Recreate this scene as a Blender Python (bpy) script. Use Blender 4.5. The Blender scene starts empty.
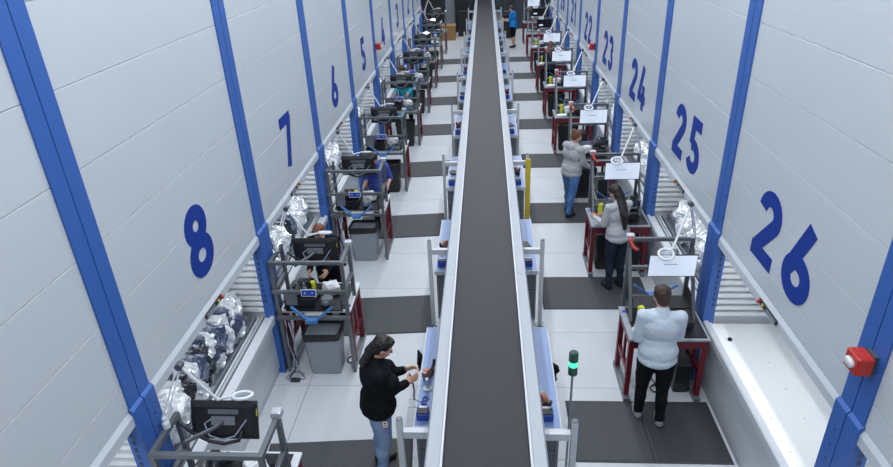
import bpy, math, random
import numpy as np
from mathutils import Vector, Matrix
random.seed(7); np.random.seed(7)
S = bpy.context.scene
COL = S.collection
R = math.radians

# ------------------------------------------------------------------ camera
F_PX = 622.48
rt = Vector((0.99632, 0.0571, -0.0376)); fw = Vector((-0.0678, 0.8881, -0.4547))
fw.normalize(); rt = (rt - fw * rt.dot(fw)).normalized(); up = rt.cross(fw)
cam_d = bpy.data.cameras.new('camera'); cam = bpy.data.objects.new('camera', cam_d); COL.objects.link(cam)
cam.matrix_world = Matrix(((rt.x, up.x, -fw.x, 0), (rt.y, up.y, -fw.y, 0), (rt.z, up.z, -fw.z, 5.2522), (0, 0, 0, 1)))
cam_d.sensor_width = 36; cam_d.lens = F_PX / 893 * 36; cam_d.clip_end = 200
S.camera = cam

# ------------------------------------------------------------------ world, lights, exposure
w = bpy.data.worlds.new('world'); S.world = w; w.use_nodes = True
w.node_tree.nodes['Background'].inputs[0].default_value = (0.80, 0.88, 1.0, 1)
w.node_tree.nodes['Background'].inputs[1].default_value = 0.35
S.view_settings.view_transform = 'Standard'; S.view_settings.look = 'None'
S.view_settings.exposure = 0.0; S.view_settings.gamma = 1.0; S.view_settings.use_curve_mapping = False
LAMP_W = 71; LAMP_COL = (0.94, 0.97, 1.0); LAMP_Z = 8.0
LAMPS = [(x, 0.5 + 2.9 * k) for x in (-1.35, 1.25) for k in range(-1, 13)]
for x, y in LAMPS:
    ld = bpy.data.lights.new('hall_lamp', 'AREA'); ld.shape = 'RECTANGLE'; ld.size = 0.28; ld.size_y = 2.3
    ld.energy = LAMP_W; ld.color = LAMP_COL
    lo = bpy.data.objects.new('hall_lamp', ld); COL.objects.link(lo); lo.location = (x, y, LAMP_Z - 0.03)

# ------------------------------------------------------------------ materials
MATS = {}
def mat(name, col, rough=0.5, metal=0.0, bump=None, vary=None, spec=0.5, emit=None, coat=0.0, alpha=None):
    """bump=(scale, strength[, detail]); vary=(scale, colour2, lo, hi)"""
    if name in MATS: return MATS[name]
    m = bpy.data.materials.new(name); m.use_nodes = True; nt = m.node_tree
    b = nt.nodes['Principled BSDF']
    b.inputs['Base Color'].default_value = (*col, 1); b.inputs['Roughness'].default_value = rough
    b.inputs['Metallic'].default_value = metal; b.inputs['Specular IOR Level'].default_value = spec
    b.inputs['Coat Weight'].default_value = coat
    tc = nt.nodes.new('ShaderNodeTexCoord')
    if vary:
        n = nt.nodes.new('ShaderNodeTexNoise'); n.inputs['Scale'].default_value = vary[0]; n.inputs['Detail'].default_value = 5
        nt.links.new(tc.outputs['Object'], n.inputs['Vector'])
        cr = nt.nodes.new('ShaderNodeValToRGB'); cr.color_ramp.elements[0].position = vary[2]; cr.color_ramp.elements[1].position = vary[3]
        cr.color_ramp.elements[0].color = (*col, 1); cr.color_ramp.elements[1].color = (*vary[1], 1)
        nt.links.new(n.outputs['Fac'], cr.inputs['Fac']); nt.links.new(cr.outputs['Color'], b.inputs['Base Color'])
    if bump:
        n = nt.nodes.new('ShaderNodeTexNoise'); n.inputs['Scale'].default_value = bump[0]
        n.inputs['Detail'].default_value = bump[2] if len(bump) > 2 else 4
        nt.links.new(tc.outputs['Object'], n.inputs['Vector'])
        bp = nt.nodes.new('ShaderNodeBump'); bp.inputs['Strength'].default_value = bump[1]; bp.inputs['Distance'].default_value = 0.02
        nt.links.new(n.outputs['Fac'], bp.inputs['Height']); nt.links.new(bp.outputs['Normal'], b.inputs['Normal'])
    if emit:
        b.inputs['Emission Color'].default_value = (*emit[0], 1); b.inputs['Emission Strength'].default_value = emit[1]
    MATS[name] = m
    return m

mat('panel', (0.525, 0.565, 0.605), 0.28, bump=(3, 0.03), vary=(0.7, (0.55, 0.59, 0.63), 0.3, 0.7))
mat('panel_lip', (0.53, 0.57, 0.62), 0.32)
mat('blue', (0.033, 0.115, 0.40), 0.38, bump=(12, 0.03))
mat('digit', (0.007, 0.038, 0.27), 0.6, spec=0.25)
mat('white_sheet', (0.66, 0.69, 0.73), 0.40, bump=(8, 0.03))
mat('white_tray', (0.80, 0.82, 0.83), 0.32, bump=(4, 0.03))
mat('white_paint', (0.50, 0.535, 0.58), 0.35)
mat('alu', (0.25, 0.275, 0.30), 0.38, metal=0.65, bump=(40, 0.05))
mat('rail_grey', (0.40, 0.43, 0.47), 0.4)
mat('slat_white', (0.78, 0.81, 0.84), 0.4)
mat('rack_grey', (0.155, 0.17, 0.185), 0.42, metal=0.5)
mat('bench_top', (0.30, 0.33, 0.38), 0.25)
mat('alu_light', (0.52, 0.55, 0.60), 0.35, metal=0.5)
mat('alu_dark', (0.10, 0.11, 0.125), 0.4, metal=0.4)
mat('dark_metal', (0.05, 0.06, 0.08), 0.45, metal=0.3)
mat('red_steel', (0.15, 0.009, 0.020), 0.42)
mat('black', (0.012, 0.013, 0.016), 0.42)
mat('black_bag', (0.010, 0.011, 0.013), 0.30, bump=(25, 0.6))
mat('screen_lit', (0.6, 0.65, 0.7), 0.25, emit=((0.70, 0.80, 1.0), 0.50))
mat('screen_print', (0.3, 0.34, 0.4), 0.3, emit=((0.6, 0.7, 0.9), 0.2))
mat('screen_dark', (0.01, 0.012, 0.016), 0.2)
mat('bin_grey', (0.27, 0.30, 0.345), 0.45, bump=(30, 0.05))
mat('table_blue', (0.17, 0.26, 0.50), 0.35, bump=(60, 0.03), vary=(2.0, (0.20, 0.295, 0.54), 0.35, 0.65))
mat('bracket_blue', (0.06, 0.20, 0.50), 0.4)
mat('label_blue', (0.02, 0.07, 0.42), 0.4)
mat('yellow', (0.62, 0.47, 0.03), 0.45)
mat('hi_vis', (0.65, 0.68, 0.05), 0.5)
mat('alarm_red', (0.42, 0.022, 0.015), 0.35)
mat('lens_clear', (0.6, 0.62, 0.64), 0.12, coat=0.6)
mat('beacon_green', (0.03, 0.42, 0.22), 0.2, emit=((0.08, 0.85, 0.45), 1.4))
mat('beacon_dark', (0.015, 0.06, 0.045), 0.2)
mat('glass_lens', (0.75, 0.82, 0.90), 0.05, coat=0.5).node_tree.nodes['Principled BSDF'].inputs['Transmission Weight'].default_value = 0.85
mat('lamp_white', (0.70, 0.73, 0.77), 0.3)
mat('cable', (0.012, 0.013, 0.018), 0.5)
mat('cable_pale', (0.34, 0.38, 0.50), 0.5)
mat('cardboard', (0.30, 0.17, 0.07), 0.8, bump=(20, 0.15))
mat('foil', (0.74, 0.77, 0.81), 0.20, metal=0.35, bump=(11, 0.55, 2))
mat('foil_navy', (0.045, 0.065, 0.12), 0.22, metal=0.0, bump=(11, 0.5, 2), vary=(4.0, (0.40, 0.45, 0.52), 0.50, 0.62))
mat('foil_black', (0.02, 0.022, 0.03), 0.22, bump=(11, 0.5, 2), vary=(5.0, (0.35, 0.39, 0.45), 0.56, 0.64))
mat('plastic_white', (0.72, 0.75, 0.78), 0.22, bump=(14, 0.6, 2))
mat('copper', (0.45, 0.16, 0.08), 0.4)
mat('grey_plastic', (0.18, 0.20, 0.23), 0.45)
mat('paper', (0.75, 0.77, 0.80), 0.7)
mat('purple', (0.13, 0.06, 0.20), 0.5)
mat('back_wall', (0.10, 0.12, 0.15), 0.7, bump=(5, 0.1))
mat('hall_wall', (0.45, 0.50, 0.56), 0.7, bump=(4, 0.05))
mat('ceiling', (0.55, 0.60, 0.66), 0.8, bump=(3, 0.05))
mat('cabinet_grey', (0.22, 0.25, 0.29), 0.5)
mat('drawer_grey', (0.12, 0.135, 0.155), 0.5)
mat('lit_tube', (0.9, 0.9, 0.9), 0.5, emit=((0.95, 0.98, 1.0), 14.0))
mat('lamp_diffuser', (0.8, 0.8, 0.8), 0.5, emit=((0.9, 0.95, 1.0), 6.0))
# people
mat('skin', (0.56, 0.31, 0.22), 0.55, bump=(60, 0.04))
mat('hair_brown', (0.035, 0.016, 0.010), 0.42, bump=(70, 0.6))
mat('hair_dark', (0.012, 0.009, 0.010), 0.40, bump=(70, 0.6))
mat('hair_red', (0.15, 0.055, 0.025), 0.45, bump=(70, 0.6))
mat('cloth_black', (0.006, 0.007, 0.010), 0.85, bump=(25, 0.35), spec=0.15)
mat('cloth_navy', (0.018, 0.026, 0.045), 0.85, bump=(25, 0.35), spec=0.15)
mat('denim', (0.20, 0.30, 0.50), 0.85, bump=(30, 0.3), spec=0.15, vary=(7, (0.30, 0.41, 0.61), 0.4, 0.7))
mat('denim_mid', (0.055, 0.145, 0.34), 0.85, bump=(30, 0.3), spec=0.15, vary=(7, (0.11, 0.22, 0.43), 0.4, 0.7))
mat('cloth_grey', (0.36, 0.37, 0.39), 0.9, bump=(28, 0.4), spec=0.15, vary=(9, (0.43, 0.44, 0.46), 0.4, 0.6))
mat('cloth_lightgrey', (0.44, 0.46, 0.49), 0.9, bump=(28, 0.4), spec=0.15)
mat('cloth_blue', (0.06, 0.10, 0.42), 0.85, bump=(25, 0.3), spec=0.15)
mat('cloth_sky', (0.015, 0.21, 0.58), 0.85, bump=(25, 0.3), spec=0.15)
mat('cloth_teal', (0.02, 0.28, 0.38), 0.85, bump=(25, 0.3), spec=0.15)
mat('mask_white', (0.62, 0.66, 0.70), 0.8)
mat('shoe_grey', (0.30, 0.31, 0.33), 0.6)
mat('shoe_white', (0.62, 0.63, 0.65), 0.6)
mat('shoe_black', (0.012, 0.012, 0.015), 0.5)
mat('lip', (0.42, 0.14, 0.13), 0.5)

def special_floor():
    m = mat('floor', (0.50, 0.53, 0.57), 0.30, bump=(6, 0.03), vary=(0.9, (0.56, 0.59, 0.63), 0.3, 0.7)); return m
special_floor()
mat('floor_gap', (0.10, 0.11, 0.13), 0.8)

def belt_mat():
    m = mat('belt', (0.066, 0.069, 0.080), 0.55, spec=0.45); nt = m.node_tree; b = nt.nodes['Principled BSDF']
    tc = nt.nodes.new('ShaderNodeTexCoord')
    wv = nt.nodes.new('ShaderNodeTexWave'); wv.bands_direction = 'X'; wv.inputs['Scale'].default_value = 45; wv.inputs['Distortion'].default_value = 0.2
    nt.links.new(tc.outputs['Object'], wv.inputs['Vector'])
    bp = nt.nodes.new('ShaderNodeBump'); bp.inputs['Strength'].default_value = 0.18; bp.inputs['Distance'].default_value = 0.004
    nt.links.new(wv.outputs['Fac'], bp.inputs['Height']); nt.links.new(bp.outputs['Normal'], b.inputs['Normal'])
    n = nt.nodes.new('ShaderNodeTexNoise'); n.inputs['Scale'].default_value = 1.1; n.inputs['Detail'].default_value = 6
    mp = nt.nodes.new('ShaderNodeMapping'); mp.inputs['Scale'].default_value = (1.5, 0.35, 1); nt.links.new(tc.outputs['Object'], mp.inputs['Vector'])
    nt.links.new(mp.outputs['Vector'], n.inputs['Vector'])
    cr = nt.nodes.new('ShaderNodeValToRGB'); cr.color_ramp.elements[0].position = 0.3; cr.color_ramp.elements[1].position = 0.75
    cr.color_ramp.elements[0].color = (0.010, 0.012, 0.017, 1); cr.color_ramp.elements[1].color = (0.016, 0.016, 0.021, 1)
    nt.links.new(n.outputs['Fac'], cr.inputs['Fac']); nt.links.new(cr.outputs['Color'], b.inputs['Base Color'])
belt_mat()

def mat_mat(name, col, hole):
    m = mat(name, col, 0.62); nt = m.node_tree; b = nt.nodes['Principled BSDF']
    tc = nt.nodes.new('ShaderNodeTexCoord')
    vo = nt.nodes.new('ShaderNodeTexVoronoi'); vo.inputs['Scale'].default_value = hole; vo.inputs['Randomness'].default_value = 0.0
    nt.links.new(tc.outputs['Object'], vo.inputs['Vector'])
    cr = nt.nodes.new('ShaderNodeValToRGB'); cr.color_ramp.elements[0].position = 0.28; cr.color_ramp.elements[1].position = 0.42
    cr.color_ramp.elements[0].color = (*[c * 0.55 for c in col], 1); cr.color_ramp.elements[1].color = (*col, 1)
    nt.links.new(vo.outputs['Distance'], cr.inputs['Fac']); nt.links.new(cr.outputs['Color'], b.inputs['Base Color'])
    bp = nt.nodes.new('ShaderNodeBump'); bp.inputs['Strength'].default_value = 0.6; bp.inputs['Distance'].default_value = 0.01
    nt.links.new(vo.outputs['Distance'], bp.inputs['Height']); nt.links.new(bp.outputs['Normal'], b.inputs['Normal'])
mat_mat('rubber', (0.048, 0.052, 0.061), 42); mat_mat('rubber_open', (0.034, 0.037, 0.044), 26)

def sweat_mat():
    m = mat('sweatshirt', (0.50, 0.58, 0.66), 0.9, bump=(25, 0.35), spec=0.15); nt = m.node_tree; b = nt.nodes['Principled BSDF']
    tc = nt.nodes.new('ShaderNodeTexCoord'); sx = nt.nodes.new('ShaderNodeSeparateXYZ'); nt.links.new(tc.outputs['Object'], sx.inputs[0])
    def win(sock, lo, hi):
        a = nt.nodes.new('ShaderNodeMath'); a.operation = 'GREATER_THAN'; a.inputs[1].default_value = lo; nt.links.new(sock, a.inputs[0])
        c = nt.nodes.new('ShaderNodeMath'); c.operation = 'LESS_THAN'; c.inputs[1].default_value = hi; nt.links.new(sock, c.inputs[0])
        d = nt.nodes.new('ShaderNodeMath'); d.operation = 'MULTIPLY'; nt.links.new(a.outputs[0], d.inputs[0]); nt.links.new(c.outputs[0], d.inputs[1]); return d.outputs[0]
    wv = nt.nodes.new('ShaderNodeTexNoise'); wv.inputs['Scale'].default_value = 55; nt.links.new(tc.outputs['Object'], wv.inputs['Vector'])
    g = nt.nodes.new('ShaderNodeMath'); g.operation = 'GREATER_THAN'; g.inputs[1].default_value = 0.47; nt.links.new(wv.outputs['Fac'], g.inputs[0])
    f = None
    for k in (win(sx.outputs['Z'], 1.255, 1.295), win(sx.outputs['X'], -0.15, 0.15), win(sx.outputs['Y'], -1, 0.0), g.outputs[0]):
        if f is None: f = k
        else:
            q = nt.nodes.new('ShaderNodeMath'); q.operation = 'MULTIPLY'; nt.links.new(f, q.inputs[0]); nt.links.new(k, q.inputs[1]); f = q.outputs[0]
    mx = nt.nodes.new('ShaderNodeMix'); mx.data_type = 'RGBA'; mx.inputs['A'].default_value = (0.50, 0.58, 0.66, 1); mx.inputs['B'].default_value = (0.56, 0.49, 0.53, 1)
    nt.links.new(f, mx.inputs['Factor']); nt.links.new(mx.outputs['Result'], b.inputs['Base Color'])
sweat_mat()

# ------------------------------------------------------------------ mesh helpers
class MB:
    def __init__(s): s.v = []; s.f = []
    def add(s, v, f):
        o = len(s.v); s.v += [tuple(p) for p in v]; s.f += [tuple(i + o for i in q) for q in f]; return s
    def box(s, x0, x1, y0, y1, z0, z1):
        if x0 > x1: x0, x1 = x1, x0
        if y0 > y1: y0, y1 = y1, y0
        if z0 > z1: z0, z1 = z1, z0
        v = [(x, y, z) for z in (z0, z1) for y in (y0, y1) for x in (x0, x1)]
        return s.add(v, [(0, 2, 3, 1), (4, 5, 7, 6), (0, 1, 5, 4), (2, 6, 7, 3), (0, 4, 6, 2), (1, 3, 7, 5)])
    def cbox(s, x0, x1, y0, y1, z0, z1, c):
        """box with chamfered top edges and vertical corners"""
        if x0 > x1: x0, x1 = x1, x0
        def ring(i, z): return [(x0 + i + c, y0 + i, z), (x1 - i - c, y0 + i, z), (x1 - i, y0 + i + c, z), (x1 - i, y1 - i - c, z), (x1 - i - c, y1 - i, z), (x0 + i + c, y1 - i, z), (x0 + i, y1 - i - c, z), (x0 + i, y0 + i + c, z)]
        return s.loft([ring(c, z0), ring(0, z0 + c), ring(0, z1 - c), ring(c, z1)])
    def loft(s, rings, cap=True):
        n = len(rings[0]); v = [p for r in rings for p in r]; f = []
        for k in range(len(rings) - 1):
            for i in range(n):
                j = (i + 1) % n; f.append((k * n + i, k * n + j, (k + 1) * n + j, (k + 1) * n + i))
        if cap: f.append(tuple(reversed(range(n)))); f.append(tuple(range((len(rings) - 1) * n, len(rings) * n)))
        return s.add(v, f)
    def prism(s, prof, y0, y1):
        """profile (x,z) list extruded along y"""
        return s.loft([[(x, y0, z) for x, z in prof], [(x, y1, z) for x, z in prof]])
    def tube(s, pts, r, n=8, r1=None, cap=True):
        pts = [Vector(p) for p in pts]; rings = []; prev = None
        for i, p in enumerate(pts):
            d = (pts[min(i + 1, len(pts) - 1)] - pts[max(i - 1, 0)]).normalized()
            a = prev if prev is not None else (Vector((0, 0, 1)) if abs(d.z) < 0.9 else Vector((1, 0, 0)))
            u = (a - d * a.dot(d)).normalized(); prev = u; q = d.cross(u)
            rr = r if r1 is None else r + (r1 - r) * i / (len(pts) - 1)
            rings.append([tuple(p + (u * math.cos(t) + q * math.sin(t)) * rr) for t in [2 * math.pi * k / n for k in range(n)]])
        return s.loft(rings, cap)
    def bar(s, p0, p1, wd, ht=None):
        """square profile bar between two points"""
        ht = ht or wd; p0 = Vector(p0); p1 = Vector(p1); d = (p1 - p0).normalized()
        a = Vector((0, 0, 1)) if abs(d.z) < 0.9 else Vector((0, 1, 0))
        u = a.cross(d).normalized(); q = d.cross(u)
        cs = [(-1, -1), (1, -1), (1, 1), (-1, 1)]
        return s.loft([[tuple(p + u * (i * wd / 2) + q * (j * ht / 2)) for i, j in cs] for p in (p0, p1)])
    def lathe(s, c, prof, n=14, axis='z'):
        rings = []
        for r, h in prof:
            ring = []
            for k in range(n):
                t = 2 * math.pi * k / n; a, b = r * math.cos(t), r * math.sin(t)
                ring.append((c[0] + a, c[1] + b, c[2] + h) if axis == 'z' else ((c[0] + h, c[1] + a, c[2] + b) if axis == 'x' else (c[0] + b, c[1] + h, c[2] + a)))
            rings.append(ring)
        return s.loft(rings)
    def torus(s, c, Rr, r, nrm=(0, 0, 1), n=20, m=8):
        nrm = Vector(nrm).normalized(); a = Vector((1, 0, 0)); u = (a - nrm * a.dot(nrm)).normalized(); q = nrm.cross(u); c = Vector(c)
        v = []; f = []
        for i in range(n):
            t = 2 * math.pi * i / n; d = u * math.cos(t) + q * math.sin(t)
            for j in range(m):
                p = 2 * math.pi * j / m; v.append(tuple(c + d * (Rr + r * math.cos(p)) + nrm * (r * math.sin(p))))
        for i in range(n):
            for j in range(m):
                f.append((i * m + j, ((i + 1) % n) * m + j, ((i + 1) % n) * m + (j + 1) % m, i * m + (j + 1) % m))
        return s.add(v, f)
    def mesh(s, name, smooth=False):
        me = bpy.data.meshes.new(name); me.from_pydata(s.v, [], s.f); me.update()
        import bmesh
        bm = bmesh.new(); bm.from_mesh(me); bmesh.ops.recalc_face_normals(bm, faces=bm.faces); bm.to_mesh(me); bm.free()
        if smooth:
            me.polygons.foreach_set('use_smooth', [True] * len(me.polygons))
        return me

def ob(name, m, material, parent=None, loc=None, rot=None, smooth=False):
    me = m.mesh(name, smooth) if isinstance(m, MB) else m
    if material and not me.materials: me.materials.append(MATS[material])
    o = bpy.data.objects.new(name, me); COL.objects.link(o)
    if parent: o.parent = parent
    if loc: o.location = loc
    if rot: o.rotation_euler = rot
    return o
def tag(o, label, cat, group=None):
    o['label'] = label; o['category'] = cat
    if group: o['group'] = group
    return o
def thing(name, label, cat, loc=(0, 0, 0), rz=0, group=None):
    o = bpy.data.objects.new(name, None); COL.objects.link(o); o.location = loc; o.rotation_euler = (0, 0, rz)
    o.empty_display_size = 0.1
    return tag(o, label, cat, group)
def struct(name, m, material, **k):
    o = ob(name, m, material, **k); o['kind'] = 'structure'; return o
def copy_tree(o, parent=None):
    c = o.copy(); COL.objects.link(c); c.parent = parent
    for ch in list(o.children): copy_tree(ch, c)
    return c

ONES = ['zero', 'one', 'two', 'three', 'four', 'five', 'six', 'seven', 'eight', 'nine']
def nw(n): return ONES[n] if n < 10 else ('nineteen' if n == 19 else ('twenty' if n == 20 else 'twenty-' + ONES[n - 20]))
D = 2.9
XL, XR = -2.70, 2.54
YL, YR = 3.547, 3.467            # post seams between units 9|8 and 27|26
PW = 0.146                       # half post width

# ------------------------------------------------------------------ hall shell
struct('wall_left', MB().box(-4.5, -4.3, -5, 40, 0, 8.6), 'hall_wall')
struct('wall_right', MB().box(4.15, 4.35, -5, 40, 0, 8.6), 'hall_wall')
struct('wall_back', MB().box(-4.5, 4.35, 39.8, 40, 0, 8.6), 'back_wall')
struct('wall_front', MB().box(-4.5, 4.35, -5, -4.8, 0, 8.6), 'hall_wall')
struct('ceiling', MB().box(-4.5, 4.35, -5, 40, 8.6, 8.75), 'ceiling')
fl = struct('floor', MB().box(-4.3, 4.15, -4.8, 39.8, -0.15, -0.008), 'floor_gap')
ys = [6.05 + 1.15 * k for k in range(-4, 30)]
xs = [-2.82, -2.30, 0.02, 2.66]
pcache = {}
for a, b in zip(ys[:-1], ys[1:]):
    for c, d in zip(xs[:-1], xs[1:]):
        if (c, d) not in pcache: pcache[(c, d)] = MB().box(0.003, d - c - 0.003, 0.003, b - a - 0.003, -0.05, 0).mesh('floor_panel')
        o = ob('floor_panel', pcache[(c, d)], 'floor', fl, (c, a, 0))

fx = None
for i, (x, y) in enumerate(LAMPS):
    if fx is None:
        fx = thing('hall_light', 'long linear ceiling light high above the aisle', 'light', (x, y, 8.0), 0, 'linear lights under the ceiling')
        ob('housing', MB().box(-0.17, 0.17, -1.2, 1.2, 0.02, 0.10), 'white_paint', fx)
        ob('cable', MB().tube([(0, -0.9, 0.1), (0, -0.9, 0.6)], 0.008, 6), 'cable', fx); ob('cable', MB().tube([(0, 0.9, 0.1), (0, 0.9, 0.6)], 0.008, 6), 'cable', fx)
    else:
        c = copy_tree(fx); c.location = (x, y, 8.0)

# ------------------------------------------------------------------ stencil digits
def arc(cx, cy, rx, ry, a0, a1, n=14): return [(cx + rx * math.cos(R(a0 + (a1 - a0) * k / n)), cy + ry * math.sin(R(a0 + (a1 - a0) * k / n))) for k in range(n + 1)]
DIG = {
 '0': [(arc(.31, .5, .2, .4, 0, 360, 28), True)],
 '1': [([(.36, 1.0), (.36, 0)], False), ([(.40, .90), (.08, .70)], False)],
 '2': [(arc(.31, .70, .20, .20, 175, -30) + [(.12, .16)], False), ([(.0, .10), (.58, .10)], False)],
 '3': [(arc(.29, .705, .19, .195, 165, -85), False), (arc(.30, .30, .21, .20, 85, -165), False)],
 '4': [([(.36, 1.0), (.09, .28)], False), ([(-.02, .27), (.64, .27)], False), ([(.44, .58), (.44, 0)], False)],
 '5': [([(.56, .90), (.10, .90)], False), ([(.20, .96), (.17, .50)], False), (arc(.29, .31, .22, .21, 125, -155), False)],
 '6': [(arc(.31, .30, .21, .20, 0, 360, 26), True), ([(.13, .36), (.44, 1.0)], False)],
 '7': [([(.02, .90), (.60, .90)], False), ([(.54, .94), (.24, 0)], False)],
 '8': [(arc(.31, .72, .18, .18, 0, 360, 24), True), (arc(.31, .29, .21, .195, 0, 360, 26), True)],
 '9': [(arc(.31, .70, .21, .20, 0, 360, 26), True), ([(.49, .64), (.18, 0)], False)],
}
def digit_mesh(ch, H, t=0.205, depth=0.004):
    mb = MB()
    for si, (pts, closed) in enumerate(DIG[ch]):
        P = [Vector((x, y)) for x, y in pts]
        if closed: P = P[:-1]
        n = len(P); L = []; Rr = []
        for i in range(n):
            a = P[(i - 1) % n] if (closed or i > 0) else None; c = P[(i + 1) % n] if (closed or i < n - 1) else None
            d1 = (P[i] - a).normalized() if a is not None else None; d2 = (c - P[i]).normalized() if c is not None else None
            d = ((d1 or d2) + (d2 or d1)).normalized(); nn = Vector((-d.y, d.x))
            k = 1.0 / max(0.6, nn.dot(Vector((-(d1 or d2).y, (d1 or d2).x))))
            L.append(P[i] + nn * (t / 2 * k)); Rr.append(P[i] - nn * (t / 2 * k))
        m = n if closed else n - 1
        for i in range(m):
            j = (i + 1) % n
            q = [L[i], L[j], Rr[j], Rr[i]]
            v = [(0.0006 * si, p.x * H, p.y * H) for p in q] + [(depth + 0.0006 * si, p.x * H, p.y * H) for p in q]
            mb.add(v, [(0, 1, 2, 3), (7, 6, 5, 4), (0, 4, 5, 1), (1, 5, 6, 2), (2, 6, 7, 3), (3, 7, 4, 0)])
    return mb

# ------------------------------------------------------------------ storage lift units (walls of the aisle)
ZT = 7.6
unit_desc = {}
def build_unit(s):
    """local origin: x=0 the panel plane, +x*s into the unit, y from post seam to post seam"""
    root = bpy.data.objects.new('storage_unit', None); COL.objects.link(root)
    X = lambda a: s * a
    seams = ([2.03, 2.25, 2.75, 3.25, 3.755, 4.255, 4.76, 5.26, 5.76, 6.26, 6.76, 7.26, ZT] if s > 0 else
             [2.03, 2.28, 2.80, 3.32, 3.845, 4.37, 4.895, 5.42, 5.94, 6.46, 6.98, ZT])
    for a, b in zip(seams[:-1], seams[1:]):
        ob('panel', MB().cbox(X(0), X(0.05), PW, D - PW, a + 0.0022, b - 0.0022, 0.002), 'panel', root)
    ob('panel_core', MB().box(X(0.02), X(0.06), PW, D - PW, 2.03, ZT), 'panel', root)
    lip = ob('opening_lip', MB().prism([(X(0.0), 2.03), (X(-0.022), 1.985), (X(-0.022), 1.905), (X(-0.012), 1.89), (X(0.10), 1.89), (X(0.10), 2.03)], PW, D - PW), 'panel_lip', root)
    # half posts with a sloped shoulder where they widen below the panels
    for y0, y1 in ((0.005, PW), (D - PW, D - 0.005)):
        ob('post', MB().box(X(-0.014), X(0.10), y0, y1, 2.02, ZT), 'blue', root)
        ob('post_foot', MB().prism([(X(-0.016), 2.052), (X(-0.038), 2.03), (X(-0.038), 0.0), (X(0.085), 0.0), (X(0.085), 2.03), (X(-0.01), 2.055)], y0 - (0 if y0 < 1 else 0.012), y1 + (0.012 if y0 < 1 else 0)), 'blue', root)
    hr = MB()
    for k in range(11): hr.box(X(0.03), X(0.055), D - PW - 0.016, D - PW - 0.0115, 1.10 + 0.075 * k, 1.14 + 0.075 * k)
    for k in range(5): hr.cbox(X(-0.044), X(-0.037), 0.06, 0.075, 1.25 + 0.14 * k, 1.265 + 0.14 * k, 0.002)
    ob('slot_row', hr, 'dark_metal', root)['kind'] = 'stuff'
    # shaft interior
    ob('shaft_back', MB().box(X(0.98), X(1.02), 0.02, D - 0.02, 0, 2.3), 'white_sheet', root)
    ob('side_wall', MB().box(X(0.085), X(0.98), 0.02, 0.06, 0, 2.3), 'white_sheet', root)
    ob('side_wall', MB().box(X(0.085), X(0.98), D - 0.10, D - 0.06, 0, 2.3), 'white_sheet', root)
    ob('shaft_top', MB().box(X(0.06), X(1.02), 0.02, D - 0.02, 2.3, 2.34), 'white_sheet', root)
    sl = MB().prism([(X(0.06), 0), (X(0.96), 0), (X(0.96), 0.045), (X(0.06), 0.045)], 0, 0.045).mesh('slat')
    for k in range(13): ob('slat', sl, 'slat_white', root, (0, D - 0.155, 0.96 + 0.085 * k))
    # cabinet under the tray
    ob('base_panel', MB().box(X(0.03), X(0.06), PW, D - PW, 0.10, 0.80), 'panel', root)
    ob('kick_plate', MB().box(X(0.045), X(0.07), PW, D - PW, 0.0, 0.10), 'alu_light', root)
    # control strip with emergency button on the lip
    cb = ob('control_strip', MB().cbox(X(-0.038), X(-0.022), D / 2 - 0.27, D / 2 + 0.11, 1.935, 1.985, 0.004), 'black', root)
    ob('stop_button', MB().lathe((X(-0.046), D / 2 + 0.09, 1.96), [(0.016, 0.008 * s), (0.020, s * -0.008), (0.014, s * -0.018)], 10, 'x'), 'alarm_red', cb)
    ob('button_ring', MB().lathe((X(-0.037), D / 2 + 0.02, 1.96), [(0.018, 0), (0.018, s * -0.008)], 8, 'x'), 'yellow', cb)
    ob('display', MB().box(X(-0.0395), X(-0.0375), D / 2 - 0.25, D / 2 - 0.06, 1.945, 1.975), 'cabinet_grey', cb)
    # lamp inside the access opening
    ob('light_strip', MB().box(X(0.10), X(0.14), 0.3, D - 0.3, 1.96, 1.99), 'lamp_white', root)
    ld = bpy.data.lights.new('opening_lamp', 'AREA'); ld.shape = 'RECTANGLE'; ld.size = 0.05; ld.size_y = 2.2; ld.energy = 9; ld.color = LAMP_COL
    lo = bpy.data.objects.new('opening_lamp', ld); COL.objects.link(lo); lo.parent = root; lo.location = (X(0.125), D / 2, 1.955); lo.rotation_euler = (0, s * R(-25), 0)
    return root
def rail_tray(s, root):
    X = lambda a: s * a
    ob('ledge', MB().prism([(X(-0.03), 0.80), (X(-0.03), 0.885), (X(-0.015), 0.90), (X(0.015), 0.90), (X(0.02), 0.87), (X(0.095), 0.87), (X(0.095), 0.80)], PW, D - PW), 'white_paint', root)
    ob('guide_rail', MB().box(X(0.11), X(0.14), PW, D - PW, 0.80, 0.885), 'alu_light', root)
    ob('guide_rail', MB().box(X(0.158), X(0.18), PW, D - PW, 0.80, 0.875), 'white_paint', root)
    ob('tray_floor', MB().box(X(0.06), X(0.96), PW, D - 0.16, 0.74, 0.80), 'dark_metal', root)
    ch = ob('toothed_channel', MB().prism([(X(0.20), 0.80), (X(0.20), 0.90), (X(0.208), 0.90), (X(0.213), 0.83), (X(0.285), 0.83), (X(0.29), 0.92), (X(0.30), 0.92), (X(0.30), 0.80)], PW, D - 0.16), 'cabinet_grey', root)
    t = MB()
    for k in range(40): t.box(X(0.289), X(0.303), 0.2 + 0.062 * k, 0.225 + 0.062 * k, 0.92, 0.945)
    o = ob('tooth_row', t, 'alu_light', ch); o['kind'] = 'stuff'
    ob('divider', MB().box(X(0.215), X(0.288), D * 0.47, D * 0.47 + 0.14, 0.83, 0.85), 'white_sheet', ch)
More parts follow.
